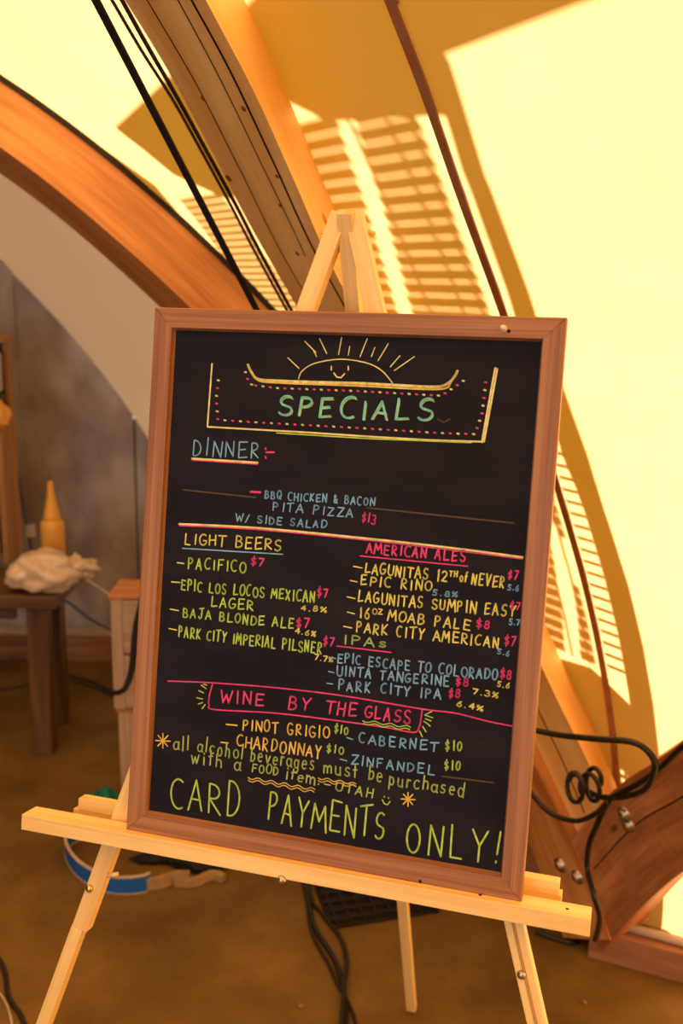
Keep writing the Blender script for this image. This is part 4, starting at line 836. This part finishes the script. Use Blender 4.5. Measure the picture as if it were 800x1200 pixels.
tag(blob('black_bundle', Vector((-0.3913, 2.5128, -0.0000))+Vector((0, .05, .01)), (.14, .07, .03), M_BLACK, seed=8, rough=.5, floor_z=.001), 'flat black bundle on the floor behind the tan buckle strap', 'bundle')

# black mat under the easel, cables, pebbles
M_RUB = mat('black_rubber', (.012, .008, .008), .55, .3)
c0, c1, c2 = Vector((-0.0075, 2.2414, -0.0000)), Vector((0.2764, 2.3204, 0.0000)), Vector((-0.0334, 2.4255, 0.0000))
ex = (c1-c0).normalized(); ey = Vector((-ex.y, ex.x, 0)); wd_, dp_ = (c1-c0).length*1.0, .34
mt = tag(empty('floor_mat', c0), 'black gridded rubber mat on the floor under the board', 'mat')
ang = math.atan2(ex.y, ex.x)
def mput(o): o.parent = mt; o.matrix_parent_inverse = inv(mt); return o
cc = c0 + ex*wd_/2 + ey*dp_/2
mput(box('mat_base', cc + ZUP*.005, (wd_, dp_, .008), M_RUB, rotz=ang, bevel=.002))
for k in range(9): mput(box('rib', c0 + ex*wd_/2 + ey*(dp_*(k+.5)/9) + ZUP*.013, (wd_-.01, .008, .008), M_RUB, rotz=ang))
for k in range(8): mput(box('cross_rib', c0 + ex*(wd_*(k+.5)/8) + ey*dp_/2 + ZUP*.012, (.008, dp_-.01, .006), M_RUB, rotz=ang))
def cable(pts, r, label, mtl=None, h=None): return tag(tube('power_cable', pts, r, mtl or M_CORD), label, 'cable')
R5 = .0055
cable([(-0.1009, 2.5815, 0.0060), (-0.0743, 2.3956, 0.0060), (-0.0514, 2.2491, 0.0060), (0.0024, 2.1183, 0.0060), (0.0234, 2.0135, 0.0060), (0.0293, 1.8779, 0.0060), (0.0205, 1.7339, 0.0060)], R5*1.2, 'thickest black cable of the bundle running forward under the easel tray')
cable([(-0.0862, 2.5819, 0.0060), (-0.0644, 2.3766, 0.0060), (-0.0306, 2.2958, 0.0060), (0.0144, 2.2064, 0.0060), (0.0315, 2.1191, 0.0060), (0.0251, 2.0274, 0.0180), (0.0214, 1.9290, 0.0180), (0.0117, 1.7337, 0.0060)], R5, 'black cable that bows out to the right in the bundle under the tray')
cable([(-0.1157, 2.5826, 0.0050), (-0.0782, 2.3777, 0.0050), (-0.0547, 2.2161, 0.0050), (-0.0118, 2.1036, 0.0050), (0.0114, 2.0290, 0.0050), (0.0352, 1.9726, 0.0050), (0.0538, 1.8925, 0.0050), (0.0731, 1.7361, 0.0050)], R5*.8, 'thin black cable on the left of the bundle, ending right of the others')
cable([(-0.9061, 2.2096, 0.0050), (-0.7947, 2.0831, 0.0050), (-0.7420, 1.9728, 0.0050), (-0.6959, 1.9138, 0.0050), (-0.6348, 1.8134, 0.0050)], .006, 'black cable in the bottom left corner of the floor')
tag(tube('pale_wire', [(-0.8491, 2.0526, 0.0040), (-0.7646, 1.9819, 0.0040), (-0.7190, 1.9144, 0.0040), (-0.6750, 1.8137, 0.0040)], .003, M_PALE), 'thin pale wire beside the cable in the bottom left corner', 'wire')
for q, r in (((-0.0736, 1.9622, 0.0000), .009), ((0.5764, 1.9895, 0.0000), .007)):
    pass
tag(blob('pebble', Vector((-0.0736, 1.9622, 0.0000))+Vector((0, 0, .003)), (.008, .008, .005), M_CURB, seed=1, sub=2), 'dark pebble on the floor left of the cable bundle', 'pebble')
tag(blob('pebble', Vector((0.5784, 1.9895, 0.0000))+Vector((0, 0, .003)), (.006, .006, .004), M_CURB, seed=2, sub=2), 'dark pebble on the floor right of the right easel leg', 'pebble')

# ---------------------------------------------------------------- lower right: sill, pipe and cables at the beam foot
def fl(s, i, z): return NF + HD*s - OUT*i + ZUP*z
sa, sb = Vector((0.6248, 2.1523, 0.0000)), Vector((0.9166, 2.0206, -0.0000)); sn = (sb-sa).cross(ZUP).normalized()
if sn.dot(OUT) < 0: sn = -sn
tag(bar('trim_4', sa + sn*.04 + ZUP*.04, sb + sn*.04 + ZUP*.04, .08, .08, ZUP, M_CURB, bevel=.004), kind='structure')
tag(bar('trim_5', fl(1.9, .05, .05), fl(.02, .05, .05), .07, .10, ZUP, M_CURB, bevel=.004), kind='structure')
tag(tube('sill_pipe', [sa + sn*.03 + ZUP*.092, sb + sn*.03 + ZUP*.092], .011, M_PALE, sm=1), 'pale pipe lying along the wooden sill at the right', 'pipe')
cable([(0.3701, 1.9617, 0.7004), (0.4196, 1.9195, 0.7075), (0.4580, 1.8712, 0.7217), (0.5023, 1.7808, 0.7584), (0.5541, 1.7251, 0.7792), (0.5887, 1.7268, 0.7547), (0.6009, 1.7311, 0.7212), (0.6095, 1.8037, 0.6416), (0.5952, 1.8991, 0.5722), (0.5786, 1.9826, 0.5261), (0.5673, 2.0455, 0.5039)], .0065, 'looped black cable in front of the broad rib and the canvas at the right')
cable([(0.6556, 1.6331, 0.8452), (0.6394, 1.7035, 0.7827), (0.6276, 1.7718, 0.7079), (0.6099, 1.8438, 0.6332), (0.5905, 1.9032, 0.5777), (0.5797, 1.9396, 0.5377), (0.5739, 1.9824, 0.4623), (0.5691, 2.0183, 0.3885), (0.5744, 2.0343, 0.3141), (0.5668, 1.9387, 0.3125), (0.6012, 2.0015, 0.2101), (0.6435, 2.1968, 0.0060), (0.5869, 2.2019, 0.0060), (0.5148, 2.2406, 0.0060)], .0065, 'black cable coming over the reddish rib and dropping to the floor')
cable([(0.4130, 2.1543, 0.4926), (0.4562, 2.1049, 0.4587), (0.4889, 2.0646, 0.4387), (0.5341, 2.0101, 0.4517), (0.5654, 1.9598, 0.5019), (0.5751, 1.9243, 0.5461)], .006, 'black cable sagging across the foot of the broad rib')
kp = Vector((0.5790, 2.0272, 0.5431)); vx = HD*-1; kpts = []
for k in range(44):
    a = k*.5; r = .019 + .006*math.sin(k*.21); kpts.append(kp + vx*(r*math.cos(a) + .012*math.sin(k*.16)) + ZUP*(r*1.5*math.sin(a)) - OUT*(.01+.0016*k))
tag(tube('coiled_cable', kpts, .0055, M_CORD, n=6, sm=4), 'tight dark coil of cable hanging between the two rib feet', 'cable')
